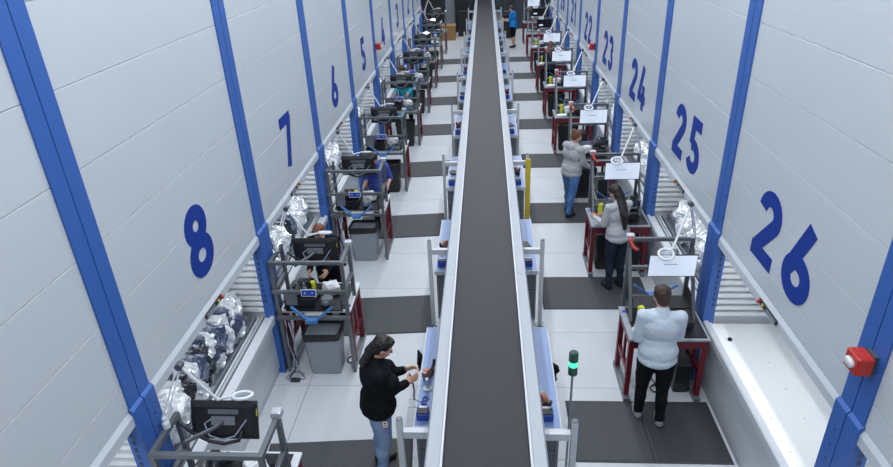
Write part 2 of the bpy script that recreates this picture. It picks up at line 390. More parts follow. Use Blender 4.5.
def plain_tray(s, root):
    X = lambda a: s * a
    ob('ledge', MB().prism([(X(-0.03), 0.80), (X(-0.03), 0.885), (X(-0.015), 0.90), (X(0.025), 0.90), (X(0.03), 0.872), (X(0.05), 0.872), (X(0.05), 0.80)], PW, D - PW), 'white_paint', root)
    tr = ob('tray', MB().prism([(X(0.05), 0.78), (X(0.05), 0.875), (X(0.062), 0.875), (X(0.066), 0.855), (X(0.92), 0.855), (X(0.925), 0.90), (X(0.94), 0.90), (X(0.94), 0.78)], PW, D - 0.16), 'white_tray', root)
    sc = MB().lathe((0, 0, 0), [(0.006, 0), (0.006, 0.003), (0.003, 0.005)], 8).mesh('screw')
    for x in (0.14, 0.45):
        for k in range(6): ob('screw', sc, 'alu', tr, (X(x), 0.35 + 0.42 * k, 0.855))
    ob('knob', MB().lathe((X(0.17), 2.42, 0.855), [(0.022, 0), (0.026, 0.012), (0.02, 0.028), (0.012, 0.03)], 12), 'black', tr)

proto = {}
UN = {}
for s, x0, y0, nums in ((-1, XL, YL, list(range(9, 0, -1))), (1, XR, YR, list(range(27, 18, -1)))):
    base = build_unit(s)
    full = copy_tree(base); rail_tray(s, full)
    plain_tray(s, base)
    for i, n in enumerate(nums):
        plain = n in (26, 27, 9)
        r = copy_tree(base if plain else full)
        r.location = (x0, y0 + D * (i - 1), 0)
        r.name = 'storage_unit'
        txt = str(n)
        H = 0.70; WX = 1.12; wch = 0.62 * H * WX; adv = 0.92 * H
        tot = adv * (len(txt) - 1) + wch
        if n not in (9, 27):
            for k, chh in enumerate(txt):
                dg = digit_mesh(chh, H)
                # orient: left wall reads along +y, right wall along -y
                if s < 0: dg.v = [(0.005 - p[0], D / 2 - tot / 2 + k * adv + p[1] * WX, 2.285 + p[2]) for p in dg.v]
                else: dg.v = [(p[0] - 0.005, D / 2 + tot / 2 - k * adv - p[1] * WX, 2.245 + p[2]) for p in dg.v]
                ob('number_digit', dg, 'digit', r)
            lab = ('tall pale grey storage unit marked with the blue number %s%s' % (nw(n), ' and an empty white tray' if n == 26 else ''))
        else:
            lab = 'nearest cropped pale storage unit at the %s edge, no number in view' % ('left' if s < 0 else 'right')
        tag(r, lab, 'storage unit', 'numbered storage units along the %s wall' % ('left' if s < 0 else 'right'))
        UN[n] = (s, x0, y0 + D * (i - 1), r)
    for p in (base, full):
        for o in [c2 for c in p.children for c2 in c.children] + list(p.children) + [p]: bpy.data.objects.remove(o)

# ------------------------------------------------------------------ alarm strobes on the posts
def alarm(s, x, y, z, label):
    t = thing('alarm_strobe', label, 'alarm', (x, y, z), 0, 'red alarm strobes on the blue posts')
    ob('bracket', MB().box(0, s * -0.03, -0.05, 0.05, -0.07, 0.07), 'alu_dark', t)
    ob('housing', MB().cbox(s * -0.03, s * -0.14, -0.075, 0.075, -0.07, 0.07, 0.010), 'alarm_red', t)
    ob('lens', MB().loft([[(s * -0.14 - s * d, a, b) for a, b in [(0.052 * k * math.cos(q), 0.036 * k * math.sin(q)) for q in [2 * math.pi * i / 14 for i in range(14)]]] for d, k in ((0, 1), (0.016, 0.95), (0.026, 0.6), (0.028, 0.2))]), 'lens_clear', t, smooth=True)
    ob('conduit', MB().tube([(s * -0.06, 0.05, -0.03), (s * -0.05, 0.12, -0.05), (s * -0.02, 0.18, -0.03)], 0.012), 'alu', t)
alarm(1, XR - 0.015, 3.43, 2.52, 'red alarm box with clear lens on the blue post beside unit twenty-six')
alarm(1, XR - 0.015, 15.2, 2.38, 'small red alarm box on the right wall post beside unit twenty-two')
alarm(-1, XL + 0.015, 15.2, 2.52, 'small red alarm box on the left wall post past the number five')

# ------------------------------------------------------------------ conveyor
cv = thing('belt_conveyor', 'long raised belt conveyor with dark grey belt running down the aisle centre', 'conveyor', (0, 0, 0), 0)
SK = -0.0030
def sk(mb):
    mb.v = [(x + SK * (y - 5), y, z) for x, y, z in mb.v]; return mb
BZ = 1.5
ob('belt', sk(MB().box(-0.40, 0.33, 0.4, 29.9, BZ - 0.02, BZ)), 'belt', cv)
ob('belt', sk(MB().box(-0.40, 0.33, 30.0, 39, BZ - 0.05, BZ - 0.03)), 'belt', cv)
ob('bed_plate', sk(MB().box(-0.47, 0.40, 0.4, 39, BZ - 0.24, BZ - 0.06)), 'alu_dark', cv)
yy = 0.45
while yy < 38.5:
    y2 = yy + 2.9
    # side rail profile: bright inner lip, sloping top, outer face
    ob('side_rail', sk(MB().prism([(-0.372, BZ + 0.004), (-0.372, BZ + 0.050), (-0.392, BZ + 0.055), (-0.396, BZ + 0.03), (-0.500, BZ + 0.012), (-0.516, BZ - 0.02), (-0.516, BZ - 0.26), (-0.44, BZ - 0.26), (-0.44, BZ + 0.004)], yy + 0.003, y2 - 0.003)), 'rail_grey', cv)
    ob('rail_lip', sk(MB().box(-0.3885, -0.3715, yy + 0.003, y2 - 0.003, BZ + 0.052, BZ + 0.060)), 'white_paint', cv)
    ob('rail_lip', sk(MB().box(0.2995, 0.3165, yy + 0.003, y2 - 0.003, BZ + 0.052, BZ + 0.060)), 'white_paint', cv)
    ob('side_rail', sk(MB().prism([(0.300, BZ + 0.004), (0.300, BZ + 0.050), (0.320, BZ + 0.055), (0.324, BZ + 0.03), (0.424, BZ + 0.012), (0.440, BZ - 0.02), (0.440, BZ - 0.26), (0.37, BZ - 0.26), (0.37, BZ + 0.004)], yy + 0.003, y2 - 0.003)), 'rail_grey', cv)
    yy = y2
# support posts with arms
NT = 9
PY = [4.06 + 3.33 * k for k in range(NT)]
for k, y in enumerate(PY):
    for s in (-1, 1):
        xo = (-0.797 if s < 0 else 0.722) + SK * (y - 5)
        ob('support_post', MB().box(xo - 0.026, xo + 0.026, y - 0.03, y + 0.03, 0.0, 1.35), 'white_paint', cv)
        ob('support_arm', MB().box(xo - s * 0.03, xo - s * 0.40, y - 0.03, y + 0.03, 1.16, 1.235), 'white_paint', cv)
        ob('post_cap', MB().cbox(xo - 0.026, xo + 0.026, y - 0.026, y + 0.026, 1.35, 1.375, 0.01), 'grey_plastic', cv)
        ob('foot_plate', MB().box(xo - 0.06, xo + 0.06, y - 0.06, y + 0.06, 0, 0.012), 'alu', cv)
for (x, y, lab) in (  # the near one is short and narrow
    (0.720, 10.72 - 0.075, 'tall yellow guard on the conveyor post right of the belt'), (-0.855, 4.31, 'low yellow guard on the conveyor post beside the woman in black')):
    gw, gh = (0.045, 1.30) if x > 0 else (0.022, 0.92)
    g = ob('post_guard', MB().prism([(-gw, 0.0), (gw, 0.0), (gw, gh - 0.02), (gw - 0.01, gh), (-gw + 0.01, gh), (-gw, gh - 0.02)], -0.018, 0.018), 'yellow', None, (x + (0.0 if x > 0 else 0.0), y - 0.01, 0))
    tag(g, lab, 'guard')

# beacon on the near right post
bt = thing('signal_beacon', 'green lit signal beacon on a thin pole beside the near conveyor post', 'beacon', (0.735, 4.42, 0))
ob('pole', MB().tube([(0, 0, 0.0), (0, 0, 1.58)], 0.011, 8), 'alu', bt)
ob('foot', MB().lathe((0, 0, 0), [(0.05, 0), (0.05, 0.012), (0.02, 0.02)], 12), 'alu', bt)
ob('base_segment', MB().lathe((0, 0, 1.57), [(0.026, 0), (0.042, 0.008), (0.042, 0.09), (0.038, 0.095)], 16), 'beacon_dark', bt, smooth=False)
ob('lamp_segment', MB().lathe((0, 0, 1.665), [(0.038, 0), (0.041, 0.004), (0.041, 0.05), (0.038, 0.054)], 16), 'beacon_green', bt)
ob('top_segment', MB().lathe((0, 0, 1.719), [(0.038, 0), (0.042, 0.004), (0.042, 0.085), (0.034, 0.097)], 16), 'beacon_dark', bt)

# ------------------------------------------------------------------ packing tables under the conveyor
def pack_table(s):
    t = bpy.data.objects.new('packing_table', None); COL.objects.link(t)
    X = lambda a: s * a
    ob('table_top', MB().cbox(X(0.0), X(0.70), 0.0, 1.62, 0.825, 0.855, 0.004), 'table_blue', t)
    ob('edge_strip', MB().box(X(0.70), X(0.715), 0.0, 1.62, 0.825, 0.853), 'white_paint', t)
    ob('edge_strip', MB().box(X(0.0), X(0.715), -0.018, -0.001, 0.79, 0.852), 'white_paint', t)
    for x in (0.08, 0.66):
        for y in ((0.06 if x < 0.5 else 0.56), 1.56): ob('leg', MB().box(X(x - 0.022), X(x + 0.022), y - 0.022, y + 0.022, 0, 0.825), 'alu', t)
    ob('stretcher', MB().box(X(0.64), X(0.68), 0.582, 1.538, 0.16, 0.20), 'alu', t)
    cb = ob('drawer_cabinet', MB().box(X(0.20), X(0.695), 0.03, 0.50, 0.03, 0.80), 'cabinet_grey', t)
    for k in range(3):
        dr = ob('drawer', MB().box(X(0.23), X(0.67), 0.010, 0.03, 0.08 + 0.24 * k, 0.29 + 0.24 * k), 'drawer_grey', cb)
    return t
for s in (-1, 1):
    x0 = -0.037 if s < 0 else -0.030
    b0 = None
    for k in range(NT):
        y = 4.50 + 2.96 * k
        r = pack_table(s) if b0 is None else copy_tree(b0)
        b0 = b0 or r
        r.location = (x0 + SK * (y - 5) - (0.0), y, 0)
        place = ['nearest', 'second nearest', 'third nearest', 'fourth', 'fifth', 'sixth', 'seventh', 'eighth', 'farthest'][k]
        tag(r, 'blue topped packing table %s of the conveyor, %s one' % ('left' if s < 0 else 'right', place), 'table', 'blue tables under the conveyor')

# small things on the tables
def tape_gun(x, y, z, rz, label):
    t = thing('tape_dispenser', label, 'dispenser', (x, y, z), rz, 'tape dispensers on the blue tables')
    ob('body', MB().prism([(-0.02, 0), (0.02, 0), (0.02, 0.06), (-0.02, 0.06)], -0.10, 0.06), 'black', t)
    ob('roll', MB().lathe((-0.025, 0.02, 0.075), [(0.028, 0), (0.055, 0), (0.055, 0.05), (0.028, 0.05)], 14, 'x'), 'copper', t)
    ob('handle', MB().tube([(0, -0.06, 0.05), (0, -0.11, 0.10), (0, -0.13, 0.16)], 0.017), 'black', t)
    ob('blade', MB().box(-0.025, 0.025, 0.055, 0.075, 0.06, 0.12), 'alu', t)
def label_box(x, y, z, rz, label):
    t = thing('label_printer', label, 'printer', (x, y, z), rz, 'small blue label printers')
    ob('body', MB().cbox(-0.06, 0.06, -0.06, 0.06, 0, 0.085, 0.008), 'label_blue', t)
    ob('lid', MB().box(-0.05, 0.05, -0.055, 0.02, 0.085, 0.10), 'black', t)
    ob('paper_strip', MB().box(-0.04, 0.04, 0.02, 0.055, 0.086, 0.092), 'paper', t)
def scissors(x, y, z, rz, label):
    t = thing('scissors', label, 'scissors', (x, y, z), rz, 'scissors on the near left table')
    ob('blade', MB().box(-0.004, 0.008, 0, 0.13, 0, 0.004), 'alu', t); ob('blade', MB().box(-0.012, 0.0, 0.0, 0.125, 0.004, 0.008), 'alu', t)
    ob('handle', MB().torus((0.028, -0.035, 0.008), 0.026, 0.007, n=12, m=6), 'label_blue', t); ob('handle', MB().torus((-0.03, -0.035, 0.008), 0.026, 0.007, n=12, m=6), 'label_blue', t)
def cloth(x, y, z, rz, label, m):
    mb = MB(); rings = []
    for i in range(9):
        u = i / 8; rings.append([(-0.0 + 0.02 * math.sin(u * 9 + q) + 0.006, 0.26 * (q / 5 - 0.5) * (1 - 0.6 * u) + 0.05 * u, -0.32 * u + 0.03 * math.sin(q * 2.1 + u * 3) * u) for q in range(6)] + [(-0.016 + 0.02 * math.sin(u * 9 + q), 0.26 * (q / 5 - 0.5) * (1 - 0.6 * u) + 0.05 * u, -0.32 * u + 0.03 * math.sin(q * 2.1 + u * 3) * u) for q in reversed(range(6))])
    mb.loft(rings)
    mb.v = [(p[0], p[1] * 0.6, p[2] * 0.75) for p in mb.v]
    o = ob('work_glove', mb, m, None, (x, y, z), (0, 0, rz), smooth=True); tag(o, label, 'glove'); return o
TZ = 0.8555
tape_gun(0.54, 4.80, TZ, 0.4, 'copper and black tape dispenser on the near right blue table')
label_box(0.55, 4.63, TZ, 0.0, 'blue label printer at the end of the near right blue table')
tape_gun(-0.66, 5.20, TZ, 2.6, 'black tape dispenser on the near left blue table')
label_box(-0.66, 4.62, TZ, 0.0, 'blue label printer at the end of the near left blue table')
scissors(-0.70, 4.85, TZ, 1.4, 'upper pair of blue handled scissors on the near left table'); scissors(-0.70, 4.75, TZ, 1.5, 'lower pair of blue handled scissors on the near left table')
cloth(-0.79, 5.62, 0.84, 0.0, 'green and black glove hanging off the near left table edge', 'cloth_black')
cloth(0.715, 5.45, 0.84, 0.3, 'black glove hanging off the near right table edge', 'cloth_black')
o = tag(ob('stamp_stand', MB().lathe((0, 0, 0), [(0.05, 0), (0.05, 0.012), (0.012, 0.02), (0.012, 0.09), (0.024, 0.10), (0.024, 0.13), (0.01, 0.14)], 14), 'alu_light', None, (-0.65, 5.03, TZ)), 'chrome hand stamp standing on the near left blue table', 'stamp')
places = ['', 'second nearest', 'third nearest', 'fourth', 'fifth', 'sixth', 'seventh', 'eighth']
for k in range(1, 8):
    y = 4.50 + 2.96 * k
    dx = SK * (y - 5)
    for s, sd in ((-1, 'left'), (1, 'right')):
        x = (-0.65 if s < 0 else 0.55) + dx
        label_box(x, y + 0.14, TZ, 0, 'blue label printer on the %s table %s of the belt' % (places[k], sd))
        if (k + (s > 0)) % 2: tape_gun(x, y + 0.62, TZ, 0.4 * s, 'dark tape dispenser on the %s table %s of the belt' % (places[k], sd))
        elif k < 5:
            o = ob('packing_pad', MB().cbox(-0.06, 0.06, -0.10, 0.10, 0, 0.03, 0.004), 'black', None, (x, y + 0.7, TZ), (0, 0, 0.3)); tag(o, 'flat black case on the %s table %s of the belt' % (places[k], sd), 'case')

# ------------------------------------------------------------------ floor mats
def floor_mat(x0, x1, y0, y1, rz, m, label):
    cx, cy = (x0 + x1) / 2, (y0 + y1) / 2; a, b = (x1 - x0) / 2, (y1 - y0) / 2
    t = thing('floor_mat', label, 'mat', (cx, cy, 0), rz, 'anti-fatigue mats on the aisle floor')
    c = 0.02
    ob('edge_border', MB().loft([[(-a, -b, 0.0005), (a, -b, 0.0005), (a, b, 0.0005), (-a, b, 0.0005)], [(-a + c, -b + c, 0.010), (a - c, -b + c, 0.010), (a - c, b - c, 0.010), (-a + c, b - c, 0.010)]]), 'rubber', t)
    ob('surface', MB().box(-a + c + .002, a - c - .002, -b + c + .002, b - c - .002, 0.010, 0.014), m, t)
    return t
rn = [26, 25, 24, 23, 22, 21, 20, 19]
for k in range(8):
    y = 4.87 + 2.89 * k
    if k == 0:
        floor_mat(0.90, 1.75, y, 5.82, 0, 'rubber', 'near dark rubber mat by the beacon, left half with fine texture')
        floor_mat(1.75, 2.56, y, 5.82, 0, 'rubber_open', 'near dark perforated mat under the man in the pale sweatshirt')
    else: floor_mat(0.80, 2.40, y, y + 0.93, 0, 'rubber', 'dark rubber mat across the floor in front of unit %s' % nw(rn[k]))
for k in range(8):
    y = 4.15 + 2.97 * k
    floor_mat(-2.45, -0.83, y, y + 0.98, R(5.5) if k in (2, 3) else R(4.5), 'rubber', 'dark rubber mat lying slightly askew in front of unit %s' % nw(8 - k))

# ------------------------------------------------------------------ workstations
def build_station(dz, red_front):
    """local: operator on -y, wall on +x, back plane y=0"""
    t = bpy.data.objects.new('workstation', None); COL.objects.link(t)
    ob('table_top', MB().cbox(-0.45, 0.45, -0.74, -0.06, 0.875, 0.905, 0.004), 'bench_top' if red_front else 'white_sheet', t)
    for x in (-0.41, 0.41):
        for y in (-0.68, -0.14): ob('leg', MB().box(x - 0.03, x + 0.03, y - 0.03, y + 0.03, 0.07, 0.875), 'red_steel', t)
        ob('foot_rail', MB().cbox(x - 0.035, x + 0.035, -0.76, -0.05, 0.0, 0.07, 0.006), 'alu', t)
        ob('side_rail', MB().box(x - 0.025, x + 0.025, -0.65, -0.17, 0.78, 0.875), 'red_steel', t)
        ob('side_rail', MB().box(x - 0.02, x + 0.02, -0.65, -0.17, 0.36, 0.42), 'red_steel', t)
        ob('side_strut', MB().box(x - 0.015, x + 0.015, -0.43, -0.39, 0.42, 0.78), 'red_steel', t)
    ob('front_rail', MB().box(-0.38, 0.38, -0.71, -0.66, 0.76, 0.875), 'red_steel', t)
    lvl = (0.87 + dz * 0.6, 1.25 + dz * 0.85, 1.63 + dz)
    q = 0.021; W = 0.36 if red_front else 0.43; cx = -0.02 if red_front else 0.0
    for x in (cx - W, cx + W):
        mt = 'alu_dark' if (red_front and x > 0) else 'rack_grey'
        ob('rack_post', MB().box(x - q, x + q, -q, q, 0.0, lvl[2] - q), mt, t)
        if red_front:
            ob('rack_strut', MB().bar((x, -0.42, 0.93), (x, -0.03, lvl[2] - 0.10), 0.034), mt, t)
        else:
            ob('rack_post', MB().box(x - q, x + q, -0.43 - q, -0.43 + q, 0.906, lvl[2] - q), mt, t)
            for z in lvl[1:]: ob('rack_side_bar', MB().box(x - q, x + q, -0.43 - q, -q - 0.001 if z < lvl[2] else q, z - q, z + q), mt, t)
    for z in lvl:
        e = -q if z == lvl[2] else 0.03
        ob('rack_bar', MB().box(cx - W - (e if not red_front else q), cx + W + (e if not red_front else q), -q if z == lvl[2] else q, q if z == lvl[2] else 3 * q, z - q, z + q), 'rack_grey', t)
    # back tray between the two lower bars
    ob('back_tray', MB().prism([(-0.36, lvl[0] + 0.05), (0.36, lvl[0] + 0.05), (0.36, lvl[0] + 0.20), (0.345, lvl[0] + 0.20), (0.345, lvl[0] + 0.065), (-0.345, lvl[0] + 0.065), (-0.345, lvl[0] + 0.20), (-0.36, lvl[0] + 0.20)], -0.30, -0.03), 'black', t)
    # blue bag holder: V of two arms on the low bar
    bh = ob('bag_holder', MB().box(-0.07, 0.07, 3 * q, 3 * q + 0.07, lvl[0] - 0.03, lvl[0] + 0.02), 'bracket_blue', t)
    for s in (-1, 1): ob('holder_arm', MB().bar((s * 0.05, 0.09, lvl[0]), (s * 0.26, 0.05, lvl[0] + 0.17), 0.035, 0.02), 'bracket_blue', bh)
    # blue arrow plate on the middle bar
    lp = ob('sign_plate', MB().box(-0.095, 0.095, 3 * q, 3 * q + 0.006, lvl[1] - 0.05, lvl[1] + 0.05), 'paper', t)
    ob('sign_face', MB().box(-0.085, 0.085, 3 * q + 0.006, 3 * q + 0.009, lvl[1] - 0.04, lvl[1] + 0.04), 'label_blue', lp)
    ar = MB()
    for s in (-1, 1): ar.add([(s * 0.045 + a, 3 * q + 0.0105, lvl[1] + b) for a, b in ((-0.012, 0.012), (0.012, 0.012), (0, -0.012))], [(0, 1, 2)])
    ob('arrow_mark', ar, 'paper', lp)
    # clamps and sticker
    ob('clamp', MB().cbox(cx - W - 0.045, cx - W + 0.045, (-0.04 if red_front else -0.47), (0.04 if red_front else -0.39), lvl[2] + q - 0.02, lvl[2] + 0.07, 0.008), 'alu_light', t)
    ob('sticker', MB().box(-0.43, -0.35, -0.20, -0.15, 0.905, 0.9065), 'label_blue', t)
    if red_front: ob('grip', MB().tube([(-0.38, -0.03, lvl[2] + 0.03), (-0.39, -0.08, lvl[2] + 0.02), (-0.37, -0.13, lvl[2] - 0.03), (-0.32, -0.16, lvl[2] - 0.06)], 0.022), 'alarm_red', t)
    else: ob('upper_panel', MB().box(0.2, 0.36, -0.06, -0.045, 1.0, 1.2), 'grey_plastic', t)
    return t
def build_monitor(lit):
    t = bpy.data.objects.new('monitor', None); COL.objects.link(t)
    # local: screen faces -y, centred on origin
    ob('case', MB().loft([[(x * 0.285, 0.0, z * 0.165) for x, z in ((-1, -1), (1, -1), (1, 1), (-1, 1))], [(x * 0.285, 0.018, z * 0.165) for x, z in ((-1, -1), (1, -1), (1, 1), (-1, 1))], [(x * 0.24, 0.036, z * 0.12) for x, z in ((-1, -1), (1, -1), (1, 1), (-1, 1))]]), 'black', t)
    ob('screen', MB().box(-0.276, 0.276, -0.004, 0.0, -0.152, 0.157), 'screen_lit' if lit == 1 else 'screen_dark', t)
    if lit == 1: ob('screen_text', MB().box(-0.10, 0.06, -0.0055, -0.004, 0.02, 0.035).box(-0.004, 0.004, -0.0055, -0.004, -0.05, -0.043), 'screen_print', t)
    if lit == 2: ob('screen_window', MB().box(-0.20, -0.05, -0.0055, -0.004, -0.09, -0.03), 'screen_lit', t)
    mt = ob('mount_plate', MB().box(-0.10, 0.10, 0.036, 0.055, -0.03, 0.04), 'grey_plastic', t)
    ob('mount_arm', MB().tube([(0, 0.05, 0.0), (0.04, 0.14, -0.02), (0.12, 0.26, -0.03), (0.16, 0.40, -0.02)], 0.018), 'alu_dark', mt)
    ob('vent', MB().box(-0.13, 0.13, 0.036, 0.040, 0.06, 0.10), 'drawer_grey', t)
    ob('data_cable', MB().tube([(-0.20, 0.03, 0.02), (-0.10, 0.06, -0.12), (0.0, 0.07, -0.15), (0.12, 0.06, -0.12), (0.16, 0.05, -0.02), (0.10, 0.045, 0.02)], 0.006, 6), 'cable_pale', t)
    if lit == 0: ob('cable_loom', MB().tube([(0.30, 0.20, 0.06), (0.22, 0.14, -0.06), (0.10, 0.10, -0.15), (-0.02, 0.09, -0.175), (-0.14, 0.08, -0.15), (-0.16, 0.06, -0.08)], 0.016, 7), 'cable', t, smooth=True)
    ob('tape_mark', MB().box(-0.283, -0.262, 0.019, 0.022, 0.04, 0.10), 'yellow', t)
    return t
def build_lamp(dz):
    """magnifier lamp clamped on the wall side of the rack"""
    t = bpy.data.objects.new('magnifier_lamp', None); COL.objects.link(t)
    if dz < 0.05: b, e, h, c = Vector((0.43, -0.27, 1.652)), Vector((0.28, -0.43, 2.15)), Vector((0.08, -0.50, 1.74)), Vector((-0.13, -0.52, 1.77))
    else: b, e, h, c = Vector((0.34, 0.0, 1.652 + dz)), Vector((0.18, -0.20, 2.34)), Vector((-0.04, -0.50, 1.95)), Vector((-0.11, -0.52, 1.885))
    ob('base_clamp', MB().lathe(b, [(0.030, 0), (0.030, 0.05), (0.018, 0.07), (0.018, 0.10)], 10), 'lamp_white', t)
    b = b + Vector((0, 0, 0.09))
    off = Vector((0.012, 0.012, 0))
    ob('lower_arm', MB().tube([b - off, e - off], 0.008, 6).tube([b + off, e + off], 0.008, 6), 'lamp_white', t)
    ob('elbow', MB().lathe(e + Vector((0, -0.03, 0)), [(0.030, 0), (0.030, 0.06)], 12, 'y'), 'alu_dark', t)
    ob('upper_arm', MB().tube([e, h], 0.013, 8), 'lamp_white', t)
    n = Vector((0, -0.35, 1)).normalized()
    ob('neck', MB().tube([h, (h + c) / 2 + Vector((0, 0, 0.01)), c + (h - c).normalized() * 0.09], 0.012, 8), 'lamp_white', t)
    ob('ring_shade', MB().torus(c, 0.078, 0.015, n, 22, 8), 'lamp_white', t, smooth=True)
    u = Vector((1, 0, 0)); q = n.cross(u)
    ob('lens', MB().loft([[tuple(c + n * d + (u * math.cos(a) + q * math.sin(a)) * 0.058) for a in [2 * math.pi * i / 16 for i in range(16)]] for d in (-0.006, 0.006)]), 'glass_lens', t)
    return t
def build_bin(m):
    t = bpy.data.objects.new('waste_bin', None); COL.objects.link(t)
    def ring(a, b, z, c=0.03): return [(-a + c, -b, z), (a - c, -b, z), (a, -b + c, z), (a, b - c, z), (a - c, b, z), (-a + c, b, z), (-a, b - c, z), (-a, -b + c, z)]
    ob('body', MB().loft([ring(0.19, 0.13, 0.0), ring(0.195, 0.135, 0.02), ring(0.235, 0.165, 0.60)]), m, t)
    lin = []
    for z, k in ((0.54, 1.012), (0.60, 1.03), (0.64, 1.02), (0.645, 0.94), (0.56, 0.90)):
        lin.append([(x * k + random.uniform(-.004, .004), y * k + random.uniform(-.004, .004), z + random.uniform(-.012, .012)) for x, y, _ in ring(0.235, 0.165, 0)])
    ob('liner_bag', MB().loft(lin), 'black_bag', t)
    return t
def crumple(a, b, c, amp, seed, n=7):
    """crumpled soft package, roughly a x b x c half sizes, base at z=0"""
    import bmesh
    from mathutils import noise
    bm = bmesh.new(); bmesh.ops.create_cube(bm, size=2)
    bmesh.ops.subdivide_edges(bm, edges=bm.edges, cuts=n, use_grid_fill=True)
    for v in bm.verts:
        p = v.co.copy(); sph = p.normalized() * 1.18
        p = p.lerp(sph, 0.5)
        q = Vector((p.x * a, p.y * b, p.z * c)); d = noise.noise_vector(q * 6 + Vector((seed * 9.1, seed, 3))) + 0.6 * noise.noise_vector(q * 14 + Vector((seed, 5, seed)))
        rdg = noise.noise(q * 19 + Vector((seed, 1, 2))); d += p.normalized() * (0.55 - 1.6 * abs(rdg)) * 0.55
        q += d * amp; v.co = q
    zm = min(v.co.z for v in bm.verts)
    for v in bm.verts: v.co.z -= zm
    me = bpy.data.meshes.new('package'); bm.to_mesh(me); bm.free()
    return me

stL = build_station(0.0, False); stR = build_station(0.17, True)
mon_dark, mon_lit, mon_dim = build_monitor(0), build_monitor(1), build_monitor(2)
lpL, lpR = build_lamp(0.0), build_lamp(0.17)
bnG, bnB = build_bin('bin_grey'), build_bin('black')
used = set()
def put(protoo, loc, rz, label, cat, group, rx=0):
    r = protoo if protoo.name not in used else copy_tree(protoo)
    used.add(protoo.name)
    r.location = loc; r.rotation_euler = (rx, 0, rz); tag(r, label, cat, group); return r
pk = [crumple(0.10, 0.07, 0.07, 0.035, 1), crumple(0.12, 0.09, 0.06, 0.05, 2), crumple(0.09, 0.09, 0.09, 0.04, 3)]
def item_mesh(kind):
    m = MB()
    if kind == 'scanner': return m.cbox(-0.07, 0.07, -0.05, 0.05, 0, 0.10, 0.012).cbox(-0.035, 0.035, -0.11, -0.05, 0.03, 0.09, 0.012)
    if kind == 'carton': return m.box(-0.12, 0.12, -0.09, 0.09, 0, 0.11).box(-0.12, -0.005, -0.09, 0.09, 0.112, 0.116).box(0.005, 0.12, -0.09, 0.09, 0.112, 0.116)
    if kind == 'keyboard':
        m.cbox(-0.17, 0.17, -0.055, 0.055, 0, 0.018, 0.004)
        for i in range(12):
            for j in range(4): m.box(-0.16 + 0.0268 * i, -0.138 + 0.0268 * i, -0.045 + 0.023 * j, -0.026 + 0.023 * j, 0.018, 0.023)
        return m
    if kind == 'paper_stack': return m.box(-0.105, 0.105, -0.075, 0.075, 0, 0.02).box(-0.10, 0.11, -0.07, 0.08, 0.02, 0.03)
    if kind == 'tag_bundle': return m.box(-0.025, 0.025, -0.03, 0.03, 0, 0.20).box(-0.02, 0.03, -0.035, 0.02, 0.2, 0.215)
    if kind == 'printer': return m.cbox(-0.12, 0.12, -0.13, 0.11, 0, 0.15, 0.02).box(-0.08, 0.08, -0.134, -0.13, 0.03, 0.05)
    if kind == 'work_mat': return m.box(-0.40, 0.40, -0.30, 0.30, 0, 0.004).box(-0.40, 0.40, -0.312, -0.30, 0, 0.0025)
    if kind == 'tower': return m.cbox(-0.09, 0.09, -0.22, 0.22, 0, 0.42, 0.01).box(-0.07, 0.07, -0.224, -0.22, 0.30, 0.36)
    if kind == 'open_tote':
        return m.prism([(-0.17, 0), (0.17, 0), (0.19, 0.13), (0.175, 0.13), (0.158, 0.012), (-0.158, 0.012), (-0.175, 0.13), (-0.19, 0.13)], -0.11, 0.11).box(-0.18, 0.18, -0.122, -0.11, 0, 0.13).box(-0.18, 0.18, 0.11, 0.122, 0, 0.13)
ICACHE = {}
def item(kind, name, m, root_loc, rz, loc, label, cat, rot=0.0):
    key = (kind, m)
    if key not in ICACHE: ICACHE[key] = item_mesh(kind).mesh(name) if isinstance(kind, str) else pk[kind].copy()
    c, s = math.cos(rz), math.sin(rz)
    o = ob(name, ICACHE[key], m, None, (root_loc[0] + c * loc[0] - s * loc[1], root_loc[1] + s * loc[0] + c * loc[1], loc[2]), (0, 0, rz + rot))
    tag(o, label, cat); return o

